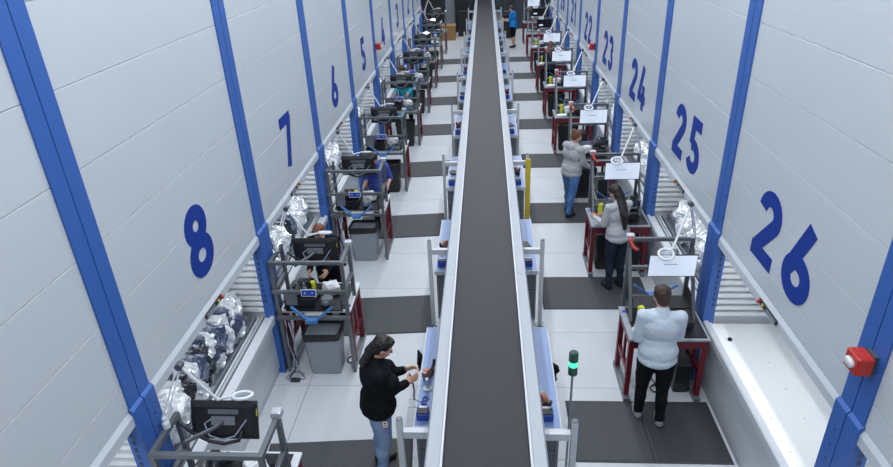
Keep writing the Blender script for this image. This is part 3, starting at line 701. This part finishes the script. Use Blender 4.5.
NL, NR = 9, 9
for k in range(NL):
    yb = 3.36 + 2.97 * k; loc = (-2.18, yb, 0); rz = math.pi
    un = 8 - k
    where = 'beside the post between units %s and %s' % (nw(un + 1), nw(un)) if un >= 1 else 'just past unit one'
    put(stL, loc, rz, 'red legged workstation with aluminium rack ' + where, 'workstation', 'workstations along the left wall')
    put(mon_dark, (-2.18 - (0.04 if k == 0 else 0), yb + 0.47, 1.555), rz, 'black monitor seen from behind, ' + where, 'monitor', 'monitors along the left wall', R(20 if k == 0 else 2))
    lamp_o = put(lpL, loc, rz, 'white folding arm magnifier lamp ' + where, 'lamp', 'magnifier lamps along the left wall')
    if k in (6, 7): ob('lit_tube', MB().torus((-0.13, -0.525, 1.748), 0.07, 0.012, (0, -0.35, 1), 16, 6), 'lit_tube', lamp_o)
    if 2 < k < 8: put(bnB, (-2.10, yb + 0.07, 0), rz, 'black lined waste bin ' + where, 'bin', 'black bins behind the left workstations')
    if 0 < k < 3: put(bnG, (-2.12, yb + 0.075, 0), rz, 'grey waste bin with black liner ' + where, 'bin', 'grey bins behind the left workstations')
    TT = 0.9055
    if k < 7:
        item('work_mat', 'work_mat', 'black', loc, rz, (0.02, -0.40, TT), 'black work mat covering the bench ' + where, 'work mat')
        item('keyboard', 'keyboard', 'black', loc, rz, (-0.10, -0.62, TT + 0.0045), 'black keyboard on the workstation ' + where, 'keyboard')
        item('open_tote', 'open_tote', 'black', loc, rz, (0.17, -0.20, 1.0 - 0.064), 'open black tote in the rack ' + where, 'tote') 
        item(0, 'wrapped_parcel', 'plastic_white', loc, rz, (-0.13, -0.45, TT + 0.0045), 'white plastic wrapped parcel on the workstation ' + where, 'parcel', 0.5)
        item('tag_bundle', 'tag_bundle', 'hi_vis', loc, rz, (0.08, -0.40, TT + 0.0045), 'yellow tag bundle on the workstation ' + where, 'tags', 0.4) if k in (1, 2, 4) else None
        item('scanner', 'hand_scanner', 'grey_plastic', loc, rz, (-0.14, -0.17, 0.936), 'grey hand scanner in the back tray ' + where, 'scanner', math.pi)
        item(1, 'dark_bundle', 'purple' if k == 3 else 'foil_black', loc, rz, (0.24, -0.48, TT + 0.0045), ('purple bundle' if k == 3 else 'dark wrapped bundle') + ' on the workstation ' + where, 'bundle', 1.0)
for k in range(NR):
    yb = 6.56 + 2.88 * k; loc = (2.03, yb, 0)
    un = 26 - k
    where = 'beside the post between units %s and %s' % (nw(un), nw(un - 1)) if un > 19 else ('past unit nineteen at the far end' if un == 19 else 'last of the row beyond unit nineteen')
    put(stR, loc, 0, 'red legged workstation with aluminium rack ' + where, 'workstation', 'workstations along the right wall')
    put(mon_dim if k in (6, 7) else mon_lit, (2.04, yb - 0.42, 1.68), 0, ('dark screen monitor ' if k in (6, 7) else 'bright white screen monitor ') + where, 'monitor', 'monitors along the right wall', R(3)).scale = (0.93, 0.93, 0.86)
    put(lpR, loc, 0, 'white folding arm magnifier lamp ' + where, 'lamp', 'magnifier lamps along the right wall')
    TT = 0.9055
    if k > 0 and k < 7: put(bnB, (1.93, yb - 0.38, 0), 0, 'black waste bin under the workstation ' + where, 'bin', 'black bins under the right workstations')
    if k < 7:
        item('work_mat', 'work_mat', 'black', loc, 0, (0.02, -0.40, TT), 'black work mat covering the bench ' + where, 'work mat')
        item('tag_bundle', 'tag_bundle', 'hi_vis', loc, 0, (-0.27, -0.39, TT + 0.0045), 'yellow tag bundle on the workstation ' + where, 'tags', 0.3)
        item('paper_stack', 'paper_stack', 'paper', loc, 0, (-0.28, -0.62, TT + 0.0045), 'stack of white papers on the workstation ' + where, 'papers', 0.2) if k else None
        item('printer', 'label_maker', 'black', loc, 0, (0.17, -0.46, TT + 0.0045), 'black printer on the workstation ' + where, 'printer')
        item(0, 'wrapped_parcel', 'plastic_white', loc, 0, (-0.08, -0.40, TT + 0.0045), 'white plastic wrapped parcel on the workstation ' + where, 'parcel', 0.3)
        item('scanner', 'hand_scanner', 'grey_plastic', loc, 0, (-0.10, -0.17, TT + 0.0005), 'grey hand scanner on the workstation ' + where, 'scanner')
        item('open_tote', 'open_tote', 'black', loc, 0, (0.20, -0.02 - 0.12, 1.075), 'open black tote above the printer of the workstation ' + where, 'tote') if False else None
        item('tower', 'computer_tower', 'black', loc, 0, (0.27, -0.36, 0.0), 'black computer tower under the workstation ' + where, 'computer')
        if k in (2, 1): item(1, 'dark_bundle', 'foil_black', loc, 0, (0.17, -0.46, 1.0605), 'dark bundle on the printer of the workstation ' + where, 'bundle')

# loose cables on the floor behind left stations
def cables(x, y, label):
    t = thing('cable_bundle', label, 'cables', (x, y, 0), 0, 'cable bundles at the left wall')
    for i in range(5):
        a = i * 1.3; p = [(0.05 * math.cos(a), 0.05 * math.sin(a), 0.85), (0.04 * math.cos(a + 1), 0.05 * math.sin(a + 1), 0.5), (0.06 * math.cos(a + 2), 0.06 * math.sin(a), 0.2), (0.10 * math.cos(a), 0.09 * math.sin(a) - 0.05, 0.03), (0.13 * math.cos(a + 0.8), 0.10 * math.sin(a + 0.8) - 0.06, 0.012), (0.08 * math.cos(a + 1.8), 0.10 * math.sin(a + 1.8) - 0.06, 0.012)]
        ob('cable', MB().tube(p, 0.008, 6), 'cable' if i % 2 else 'cable_pale', t, smooth=True)
    ob('power_block', MB().cbox(-0.05, 0.07, -0.16, -0.10, 0.0, 0.04, 0.008), 'black', t)
cables(-2.50, 6.26, 'tangle of cables hanging to the floor beside the nearest grey bin')
cables(-2.50, 9.22, 'tangle of cables beside the second grey bin')
def loop(x, y, label):
    o = ob('cable_loop', MB().torus((0, 0, 0.010), 0.07, 0.009, n=20, m=6).tube([(0.0, 0.07, 0.01), (0.0, 0.12, 0.012), (-0.02, 0.20, 0.012)], 0.008, 6), 'cable', None, (x, y, 0), smooth=True); tag(o, label, 'cables')
loop(-1.83, 6.56, 'coiled black cable on the floor right of the nearest grey bin')
loop(2.03, 6.04, 'black cable loop on the floor under the man\'s workstation')

# ------------------------------------------------------------------ wrapped goods in the trays
bag = [crumple(0.35, 0.115, 0.22, 0.06, s, 15) for s in (11, 12, 13, 14)]
BM = {}
def bags(n, plan, y_lo, y_hi):
    s, x0, y0, _ = UN[n]; m = len(plan)
    for i, mt in enumerate(plan):
        y = y0 + y_lo + (y_hi - y_lo) * (i + 0.5) / m
        bi = i % 4; key = (bi, mt)
        if key not in BM:
            BM[key] = bag[bi].copy(); BM[key].materials.clear()
        o = ob('wrapped_garment', BM[key], mt, None, (x0 + s * (0.62 + random.uniform(-.03, .03)), y, 0.802), (R(random.uniform(-24, -8)), R(random.uniform(-4, 4)), R(random.uniform(-10, 10))))
        o.location.z += 0.03
        kind = {'foil': 'silver plastic wrapped garment', 'foil_navy': 'navy plastic wrapped garment', 'foil_black': 'black plastic wrapped garment', 'plastic_white': 'white plastic wrapped garment'}[mt]
        tag(o, '%s in the tray of unit %s, %s package from the near end' % (kind, nw(n), ORD[i]), 'garment bag', '%ss in the tray of unit %s' % (kind, nw(n)))
ORD = ['first', 'second', 'third', 'fourth', 'fifth', 'sixth', 'seventh', 'eighth', 'ninth', 'tenth', 'eleventh', 'twelfth', 'thirteenth', 'fourteenth', 'fifteenth', 'sixteenth', 'seventeenth']
F_, N_, B_, W_ = 'foil', 'foil_navy', 'foil_black', 'plastic_white'
bags(8, [F_, W_, F_, F_, W_, F_, B_, F_, N_, B_, N_, F_, N_, F_, N_, F_, F_], 0.12, 2.5)
bags(7, [F_, W_, F_, B_, F_, W_, F_, B_, N_, F_, F_, W_, F_], 0.3, 2.5)
bags(6, [F_, W_, F_, B_, F_, W_, F_, F_], 0.35, 2.3)
bags(5, [W_, F_, B_, F_, W_, F_], 0.35, 2.0)
bags(4, [F_, W_, F_, N_, F_], 0.35, 2.0)
bags(25, [F_, W_, F_, F_, W_, F_, F_, F_, W_, F_, F_], 0.35, 2.3)
bags(24, [F_, B_, F_, W_, F_, F_, W_, F_], 0.35, 2.2)
bags(23, [F_, W_, F_, W_, F_, F_], 0.35, 2.0)
bags(22, [F_, W_, F_, W_, F_], 0.35, 2.0)

# ------------------------------------------------------------------ people
TMP = bpy.data.scenes.new('remesh_workspace')
def sph_template(nu=16, nv=11):
    v = []; 
    for j in range(nv + 1):
        th = math.pi * j / nv
        for i in range(nu):
            ph = 2 * math.pi * i / nu; v.append((math.sin(th) * math.cos(ph), math.sin(th) * math.sin(ph), math.cos(th)))
    f = []
    for j in range(nv):
        for i in range(nu):
            f.append((j * nu + i, j * nu + (i + 1) % nu, (j + 1) * nu + (i + 1) % nu, (j + 1) * nu + i))
    return np.array(v), f
SV, SF = sph_template()
class Blob:
    def __init__(s): s.v = []; s.f = []; s.n = 0
    def _add(s, v): s.v.append(v); s.f += [tuple(i + s.n for i in q) for q in SF]; s.n += len(v)
    def ell(s, c, r, M=None):
        v = SV * np.array(r)
        if M is not None: v = v @ np.array(M).T
        s._add(v + np.array(c)); return s
    def cap(s, p0, p1, r0, r1, flat=1.0, axis=None):
        p0 = np.array(p0, float); p1 = np.array(p1, float); d = p1 - p0; L = np.linalg.norm(d); d = d / max(L, 1e-6)
        a = np.array(axis, float) if axis is not None else (np.array([0, 0, 1.]) if abs(d[2]) < 0.9 else np.array([0, 1., 0]))
        u = np.cross(a, d); u /= np.linalg.norm(u); q = np.cross(d, u)
        v = SV; top = v[:, 2] >= 0
        r = np.where(top, r1, r0)[:, None]; base = np.where(top[:, None], p1, p0)
        s._add(base + r * (v[:, :1] * u + v[:, 1:2] * q * flat + v[:, 2:3] * d)); return s
    def mesh(s, name, voxel, smooth=4, wrinkle=0.0, wscale=9.0, xf=None):
        V = np.concatenate(s.v)
        me = bpy.data.meshes.new(name); me.from_pydata(V.tolist(), [], s.f); me.update()
        o = bpy.data.objects.new('tmp', me); TMP.collection.objects.link(o)
        m = o.modifiers.new('r', 'REMESH'); m.mode = 'VOXEL'; m.voxel_size = voxel; m.use_smooth_shade = True
        m2 = o.modifiers.new('s', 'SMOOTH'); m2.factor = 0.5; m2.iterations = smooth
        TMP.view_layers[0].update(); dg = TMP.view_layers[0].depsgraph; dg.update()
        nm = bpy.data.meshes.new_from_object(o.evaluated_get(dg)); bpy.data.objects.remove(o); bpy.data.meshes.remove(me)
        if wrinkle:
            from mathutils import noise
            N = len(nm.vertices); co = np.empty(N * 3, np.float32); nm.vertices.foreach_get('co', co); co = co.reshape(-1, 3)
            no = np.empty(N * 3, np.float32); nm.vertex_normals.foreach_get('vector', no); no = no.reshape(-1, 3)
            kk = np.array([noise.noise(Vector(p) * wscale + Vector((3.1, 1.7, 0.3))) + 0.5 * noise.noise(Vector(p) * (wscale * 2.3)) for p in co.tolist()], np.float32)
            nm.vertices.foreach_set('co', (co + no * (kk * wrinkle)[:, None]).ravel()); nm.update()
        nm.name = name
        nm.polygons.foreach_set('use_smooth', [True] * len(nm.polygons))
        return nm
def rotm(ax, a):
    return np.array(Matrix.Rotation(a, 3, ax))
def ik(sh, wr, l1, l2, bend):
    sh = np.array(sh, float); wr = np.array(wr, float); d = wr - sh; L = np.linalg.norm(d)
    mx = (l1 + l2) * 0.995
    if L > mx: wr = sh + d / L * mx; d = wr - sh; L = mx
    a = (l1 * l1 - l2 * l2 + L * L) / (2 * L); h = math.sqrt(max(l1 * l1 - a * a, 1e-6)); d /= L
    b = np.array(bend, float); b -= d * (b @ d); b /= np.linalg.norm(b)
    return sh + d * a + b * h, wr
def person(label, loc, rz, H=1.70, bulk=1.0, top='cloth_grey', legs='cloth_black', shoes='shoe_black', hair='hair_brown', style='short',
           wrists=((-0.16, 0.36, 1.08), (0.16, 0.36, 1.08)), head=(0.0, 0.0), lean=0.0, stance=0.11, vox=0.010, mask=False, hood=False, short_sleeve=False,
           shorts=False, bust=0.0, badge=False, tag_pocket=False, steps=(0.0, 0.0)):
    """local frame faces +y; built for 1.72 m then scaled"""
    k = H / 1.72
    t = thing('person', label, 'person', loc, rz); t.scale = (k, k, k)
    B = bulk; BH = 0.70 + 0.30 * bulk
    ml = np.array([[1, 0, 0], [0, math.cos(lean), math.sin(lean)], [0, -math.sin(lean), math.cos(lean)]])  # lean forward about hips
    hipz = 0.92
    def up_(p):  # upper body transform
        p = np.array(p, float); q = p - np.array([0, 0, hipz]); return ml @ q + np.array([0, 0, hipz])
    sx = 0.168 * (0.65 + 0.35 * B); SHO = [up_((-sx, 0, 1.395)), up_((sx, 0, 1.395))]
    ARM = []
    for i, s in enumerate((-1, 1)):
        e, wv = ik(SHO[i], wrists[i], 0.285, 0.255, (s * 0.14, -0.6, -0.75)); ARM.append((e, wv))
    HIP = [(-0.090 * BH, 0, 0.86), (0.090 * BH, 0, 0.86)]
    KNE = [(-stance * 0.95, 0.02 + steps[0] * 0.6, 0.49), (stance * 0.95, 0.02 + steps[1] * 0.6, 0.49)]
    ANK = [(-stance, -0.03 + steps[0], 0.085), (stance, -0.03 + steps[1], 0.085)]
    hy, hp = head
    HM = rotm('Z', hy) @ rotm('X', -hp) @ ml
    neck0 = up_((0, -0.005, 1.42)); neck1 = up_((0, 0.015, 1.50))
    hc = neck1 + HM @ np.array([0, 0.015, 0.105])
    def hd(p): return hc + HM @ np.array(p)
    # ---- skin
    b = Blob()
    b.ell(hc, (0.074, 0.092, 0.108), HM); b.ell(hd((0, 0.028, -0.055)), (0.058, 0.064, 0.062), HM); b.ell(hd((0, 0.045, -0.088)), (0.030, 0.034, 0.025), HM)
    b.cap(hd((0, 0.090, 0.01)), hd((0, 0.108, -0.028)), 0.010, 0.015)
    for s in (-1, 1):
        b.ell(hd((s * 0.076, -0.005, -0.012)), (0.012, 0.020, 0.031), HM)
        b.ell(hd((s * 0.032, 0.078, 0.020)), (0.024, 0.014, 0.010), HM)
        b.ell(hd((s * 0.038, 0.064, -0.025)), (0.026, 0.022, 0.022), HM)
    b.cap(neck0, neck1 + HM @ np.array([0, 0.0, 0.04]), 0.060, 0.052)
    tor = Blob()
    def torso(bl, g):
        bl.ell(up_((0, -0.005, 1.27)), (0.158 * B + g, 0.098 * B + g, 0.17 + g), ml)
        bl.ell(up_((0, 0.005 + 0.02 * (B - 1), 1.08)), (0.140 * B + g, 0.095 * B + g, 0.17 + g), ml)
        bl.cap(up_((-0.12, -0.01, 1.385)), up_((0.12, -0.01, 1.385)), 0.062 + g, 0.062 + g)
        bl.ell(up_((0, 0, 0.955)), (0.158 * BH + g, 0.112 * BH + g, 0.12 + g))
        if bust:
            for s in (-1, 1): bl.ell(up_((s * 0.075 * B, 0.075 * B, 1.24)), (0.075 + bust * .3 + g, 0.06 + bust + g, 0.075 + g), ml)
    def arms(bl, g, sleeve):
        for i, s in enumerate((-1, 1)):
            e, wv = ARM[i]
            bl.cap(SHO[i], e, 0.056 * (0.5 + 0.5 * B) + g, 0.043 * (0.5 + 0.5 * B) + g)
            if sleeve: bl.cap(e, wv, 0.043 * (0.5 + 0.5 * B) + g, 0.032 + g)
    def leg(bl, g, full=True):
        for i in (0, 1):
            bl.cap(HIP[i], KNE[i], 0.088 * (0.45 + 0.55 * B) + g, 0.057 * (0.5 + 0.5 * B) + g)
            if full: bl.cap(KNE[i], ANK[i], 0.055 * (0.6 + 0.4 * B) + g, 0.038 + g); bl.ell(np.array(KNE[i]) * .6 + np.array(ANK[i]) * .4 + np.array([0, -0.018, 0]), (0.052 + g, 0.055 + g, 0.11))
    torso(b, -0.012); arms(b, -0.006, True); leg(b, -0.008)
    for i, s in enumerate((-1, 1)):
        an = np.array(ANK[i]); b.cap(an + [0, -0.01, -0.03], an + [s * 0.01, 0.15, -0.05], 0.036, 0.026)
        # hand
        e, wv = ARM[i]; d = (wv - e) / np.linalg.norm(wv - e); inw = np.array([-s, 0.2, -0.25]); inw = inw - d * (inw @ d); inw /= np.linalg.norm(inw)
        side = np.cross(d, inw)
        if side[2] < 0: side = -side
        pal = wv + d * 0.055
        b.cap(wv, wv + d * 0.035, 0.027, 0.027)
        Mh = np.stack([side, inw, d], 1); b.ell(pal, (0.042, 0.017, 0.050), Mh)
        for q in range(4):
            o_ = (q - 1.5) * 0.020; L1 = (0.040, 0.045, 0.043, 0.035)[q]
            f0 = pal + d * 0.040 + side * -o_; f1 = f0 + d * L1 + inw * 0.010; f2 = f1 + (d * 0.7 + inw * 0.75) * L1 * 0.75; f3 = f2 + (d * 0.2 + inw) * L1 * 0.45
            b.cap(f0, f1, 0.0095, 0.009); b.cap(f1, f2, 0.009, 0.008); b.cap(f2, f3, 0.008, 0.007)
        th0 = wv + d * 0.03 + side * 0.026; th1 = th0 + side * 0.030 + d * 0.025 + inw * 0.012; th2 = th1 + d * 0.032 + inw * 0.012
        b.cap(th0, th1, 0.013, 0.011); b.cap(th1, th2, 0.0105, 0.008)
    ob('body', b.mesh('body', min(vox, 0.009), 3), 'skin', t)
    # ---- face details
    for s in (-1, 1):
        ob('eye', Blob().ell(hd((s * 0.032, 0.0865, 0.004)), (0.013, 0.006, 0.006), HM).mesh('eye', 0.003, 1), 'hair_dark', t)
    ob('mouth', Blob().ell(hd((0, 0.0985, -0.062)), (0.022, 0.007, 0.007), HM).mesh('mouth', 0.003, 1), 'lip', t)
    if mask:
        ob('face_mask', Blob().ell(hd((0, 0.052, -0.050)), (0.066, 0.066, 0.055), HM).mesh('face_mask', 0.008, 2), 'mask_white', t)
    # ---- clothes
    c = Blob(); torso(c, 0.012); arms(c, 0.012, not short_sleeve)
    if short_sleeve: pass
    if hood:
        c.ell(up_((0, -0.085, 1.42)), (0.115, 0.060, 0.085), ml); c.cap(up_((-0.08, 0.02, 1.455)), up_((0.08, 0.02, 1.455)), 0.04, 0.04)
        c.cap(up_((-0.10, -0.02, 1.45)), up_((0.10, -0.02, 1.45)), 0.045, 0.045)
    hem = up_((0, 0.008, 0.895)); c.ell(hem, (0.172 * BH + 0.020 + 0.06 * max(0, bulk - 1.1), 0.148 * BH + 0.020, 0.095)); c.ell(up_((0, 0.004, 0.985)), (0.172 * BH + 0.020 + 0.05 * max(0, bulk - 1.1), 0.138 * BH + 0.020, 0.15), ml); c.cap(neck0, up_((0, 0.005, 1.455)), 0.078, 0.072)
    if not short_sleeve:
        for i in (0, 1):
            e, wv = ARM[i]; d = (wv - e) / np.linalg.norm(wv - e); c.cap(wv - d * 0.035, wv - d * 0.004, 0.042, 0.040)
    ob('top', c.mesh('top', vox, 12, 0.0045, 12.0), top, t)
    c = Blob(); c.ell((0, 0, 0.935), (0.150 * BH + 0.012, 0.108 * BH + 0.012, 0.10)); 
    for s in (-1, 1): c.ell((s * 0.07 * BH, -0.040 * BH, 0.88), (0.080 * BH, 0.075 * BH, 0.09))
    leg(c, 0.012, not shorts)
    if not shorts:
        for i in (0, 1): c.cap(np.array(ANK[i]) + [0, 0, 0.05], np.array(ANK[i]) + [0, 0, 0.005], 0.055, 0.052)
    ob('shorts' if shorts else 'trousers', c.mesh('trousers', vox, 8, 0.005, 11.0), legs, t)
    for i, s in enumerate((-1, 1)):
        an = np.array(ANK[i]); c = Blob()
        c.cap(an + [0, -0.015, -0.042], an + [s * 0.012, 0.15, -0.050], 0.046, 0.038); c.ell(an + [0, -0.005, -0.01], (0.046, 0.055, 0.045)); c.ell(an + [s * .006, 0.07, -0.045], (0.050, 0.09, 0.036))
        me = c.mesh('shoe', 0.009, 3)
        zmin = min(v.co.z for v in me.vertices)
        for v in me.vertices: v.co.z = max(v.co.z, 0.003)
        ob('shoe', me, shoes, t)
        if shoes == 'shoe_grey' or shoes == 'shoe_white' or shoes == 'shoe_black': pass
    # ---- hair
    h = Blob()
    h.ell(hd((0, -0.022, 0.030)), (0.088, 0.094, 0.102), HM); h.ell(hd((0, 0.030, 0.078)), (0.062, 0.058, 0.040), HM)
    if style in ('short',):
        h.ell(hd((0, -0.045, -0.03)), (0.070, 0.055, 0.075), HM); h.ell(hd((0.03, 0.035, 0.085)), (0.045, 0.05, 0.03), HM)
    if style == 'bun':
        h.ell(hd((0, -0.040, 0.0)), (0.078, 0.066, 0.085), HM); h.ell(hd((0, -0.085, 0.105)), (0.044, 0.042, 0.040), HM)
    if style == 'tied':
        h.ell(hd((0, -0.040, -0.01)), (0.080, 0.066, 0.090), HM); h.cap(hd((0, -0.10, 0.01)), up_((0, -0.13, 1.40)), 0.036, 0.030); h.cap(up_((0, -0.13, 1.40)), up_((0.0, -0.135, 1.22)), 0.034, 0.018)
    if style == 'tied_high':
        h.ell(hd((0, -0.040, -0.01)), (0.080, 0.066, 0.090), HM); h.ell(hd((0, -0.085, 0.085)), (0.030, 0.034, 0.032), HM); h.cap(hd((0.0, -0.08, -0.02)), up_((0, -0.11, 1.43)), 0.055, 0.050)
    if style == 'long':
        h.ell(hd((0, -0.045, -0.04)), (0.085, 0.070, 0.12), HM); h.cap(hd((0, -0.07, -0.06)), up_((0.01, -0.135 * B, 1.30)), 0.072, 0.075, 0.6); h.cap(up_((0.01, -0.135 * B, 1.30)), up_((0.02, -0.145 * B, 1.08)), 0.070, 0.035, 0.55)
    ob('hair', h.mesh('hair', 0.009, 2, 0.006, 40.0), hair, t)
    if badge:
        bd = ob('badge', MB().cbox(-0.032, 0.032, -0.004, 0.004, -0.06, 0.05, 0.003), 'black', t, (0.175 * B, 0.03, 0.86), (R(4), 0, R(82)))
        ob('badge_card', MB().box(-0.027, 0.027, -0.0055, -0.004, -0.050, 0.035).box(-0.027, 0.027, 0.004, 0.0055, -0.050, 0.035), 'paper', bd)
        ob('badge_mark', MB().box(-0.012, 0.012, -0.0065, -0.0055, 0.0, 0.02).box(-0.018, 0.018, -0.0065, -0.0055, -0.03, -0.022), 'alarm_red', bd)
    if tag_pocket:
        ob('pocket_tag', MB().box(-0.045, 0.045, -0.004, 0.004, -0.012, 0.012), 'paper', t, (-0.075, -0.140, 0.885), (0, R(15), 0))
    return t

person('man in a pale blue sweatshirt and black trousers seen from behind at the right', (1.80, 5.48, 0.014), R(-4), 1.76, 1.22, 'sweatshirt', 'cloth_black', 'shoe_grey', 'hair_brown', 'short',
       ((-0.20, 0.28, 1.03), (0.19, 0.33, 1.05)), (R(12), R(22)), 0.06, 0.105, tag_pocket=True, steps=(0.10, -0.02))
person('woman in a black jumper and light jeans working beside the conveyor', (-1.13, 4.74, 0.014), R(-72), 1.72, 1.50, 'cloth_black', 'denim', 'shoe_black', 'hair_dark', 'tied_high',
       ((-0.04, 0.30, 1.22), (0.07, 0.29, 1.14)), (R(-4), R(28)), 0.05, 0.10, bust=0.03, badge=True)
person('woman in a grey hoodie and blue jeans standing on the mat by unit twenty-four', (1.55, 11.04, 0.014), R(-52), 1.66, 1.38, 'cloth_grey', 'denim_mid', 'shoe_black', 'hair_red', 'bun',
       ((-0.18, 0.34, 1.02), (0.20, 0.30, 0.98)), (R(-20), R(10)), 0.05, 0.11, hood=True, steps=(0.08, -0.10))
person('woman with long dark hair in a light grey top by unit twenty-five', (1.92, 8.38, 0.014), R(22), 1.68, 1.02, 'cloth_lightgrey', 'cloth_navy', 'shoe_black', 'hair_dark', 'long',
       ((-0.20, 0.34, 1.10), (0.02, 0.36, 1.08)), (R(20), R(25)), 0.10, 0.10)
person('person with red brown hair and white mask behind the monitor by unit seven', (-2.26, 7.50, 0.014), R(178), 1.68, 1.0, 'cloth_black', 'cloth_black', 'shoe_black', 'hair_red', 'short',
       ((-0.10, 0.34, 1.05), (0.16, 0.34, 1.05)), (0.0, R(30)), 0.16, 0.10, mask=True)
person('person in a royal blue shirt with bare forearms behind the second monitor', (-1.98, 10.36, 0.014), R(172), 1.66, 1.12, 'cloth_blue', 'cloth_black', 'shoe_black', 'hair_dark', 'short',
       ((-0.25, 0.26, 1.06), (0.18, 0.34, 1.06)), (0.0, R(30)), 0.18, 0.10, short_sleeve=True)
person('masked person in a teal shirt at the workstation by unit four', (-2.22, 16.72, 0.014), R(172), 1.76, 1.08, 'cloth_teal', 'cloth_black', 'shoe_black', 'hair_brown', 'short',
       ((-0.18, 0.40, 1.06), (0.18, 0.40, 1.06)), (R(-15), R(15)), 0.14, 0.10, mask=True, vox=0.013)
person('person with reddish hair in dark clothes at the workstation by unit twenty-one', (1.95, 19.9, 0.014), R(0), 1.66, 1.0, 'cloth_navy', 'cloth_black', 'shoe_black', 'hair_red', 'tied',
       ((-0.18, 0.34, 1.06), (0.18, 0.34, 1.06)), (0, R(15)), 0.08, 0.10, vox=0.014)
person('man in a bright blue shirt and black shorts at the far end of the conveyor', (1.12, 28.0, 0.014), R(65), 1.74, 1.18, 'cloth_sky', 'cloth_black', 'shoe_black', 'hair_brown', 'short',
       ((-0.16, 0.36, 1.12), (0.16, 0.36, 1.12)), (0, R(15)), 0.06, 0.10, vox=0.014, short_sleeve=True, shorts=True)

bpy.data.scenes.remove(TMP)
# strap the woman holds
o = ob('work_strap', MB().tube([(-0.80, 4.86, 1.20), (-0.775, 4.86, 1.10), (-0.765, 4.855, 0.98), (-0.775, 4.85, 0.88), (-0.765, 4.85, 0.865)], 0.008, 6), 'black', smooth=True)
tag(o, 'thin black strap held in the hands of the woman in black', 'strap')

# ------------------------------------------------------------------ far end of the hall
def rack(x0, x1, y0, y1, h, n, label, m='dark_metal'):
    t = thing('storage_rack', label, 'rack', ((x0 + x1) / 2, (y0 + y1) / 2, 0)); a, b = (x1 - x0) / 2, (y1 - y0) / 2
    for x in (-a, a):
        for y in (-b, b): ob('upright', MB().box(x - 0.04, x + 0.04, y - 0.04, y + 0.04, 0, h), m, t)
    for k in range(n):
        z = 0.15 + (h - 0.25) * k / max(1, n - 1); ob('shelf', MB().box(-a + .04, a - .04, -b, b, z, z + 0.05), m, t)
    return t
def dark_box(x, y, z, a, b, c, m, label, name='storage_box', cat='box'):
    t = thing(name, label, cat, (x, y, z))
    ob('body', MB().cbox(-a, a, -b, b, 0, c, 0.01), m, t); ob('lid', MB().box(-a - .01, a + .01, -b - .01, b + .01, c + 0.001, c + 0.03), m, t)
    return t
rack(-3.9, -0.9, 36.6, 37.6, 3.4, 4, 'dark shelving rack across the far left end of the aisle')
rack(0.9, 3.8, 36.6, 37.6, 3.4, 4, 'dark shelving rack across the far right end of the aisle')
for i in range(5): dark_box(-3.5 + 0.55 * i, 37.0, 1.285, 0.22, 0.3, 0.55 + 0.1 * (i % 2), ['grey_plastic', 'black', 'cabinet_grey', 'black', 'grey_plastic'][i], '%s storage box on the far left rack, number %s from the left' % (['grey', 'black', 'pale grey', 'black', 'grey'][i], ['first', 'second', 'third', 'fourth', 'fifth'][i]))
for i in range(5): dark_box(1.3 + 0.52 * i, 37.0, 1.285, 0.2, 0.3, 0.5 + 0.1 * (i % 2), ['cardboard', 'black', 'grey_plastic', 'cardboard', 'black'][i], '%s box on the far right rack, %s from the left' % (['brown', 'black', 'grey', 'brown', 'black'][i], ['first', 'second', 'third', 'fourth', 'fifth'][i]))
dark_box(-1.85, 30.6, 0, 0.36, 0.35, 0.62, 'cardboard', 'brown cardboard crate on the floor at the far left end', 'cardboard_crate', 'crate')
dark_box(-1.85, 33.2, 0, 0.24, 0.35, 2.0, 'cabinet_grey', 'tall grey cabinet standing behind the brown crate', 'metal_cabinet', 'cabinet')
dark_box(-2.68, 31.3, 0, 0.48, 0.12, 2.0, 'black', 'large black partition panel at the far left end', 'partition_panel', 'panel')
dark_box(-1.18, 31.5, 0, 0.22, 0.3, 1.1, 'black', 'black equipment case beside the far conveyor', 'equipment_case', 'case')
dark_box(-2.6, 34.5, 0, 0.9, 0.4, 2.6, 'dark_metal', 'tall dark machine behind the black partition at the far left', 'dark_machine', 'machine')
dark_box(-1.25, 32.8, 0, 0.32, 0.35, 1.9, 'black', 'tall black cabinet at the far left near the conveyor', 'black_cabinet', 'cabinet')
dark_box(1.9, 33.4, 0, 0.5, 0.4, 1.5, 'dark_metal', 'dark machine cabinet beyond the last right workstation', 'machine_cabinet', 'cabinet')
dark_box(0.95, 30.6, 0, 0.25, 0.25, 1.0, 'black', 'black floor case behind the man in the blue shirt', 'floor_case', 'case')

# drop prototypes never used: none remain unplaced
for o in list(bpy.data.objects):
    if o.parent is None and o.type == 'EMPTY' and 'label' not in o: print('UNPLACED', o.name)
print('objects', len(bpy.data.objects), 'tris', sum(len(o.data.polygons) * 2 for o in bpy.data.objects if o.type == 'MESH'))
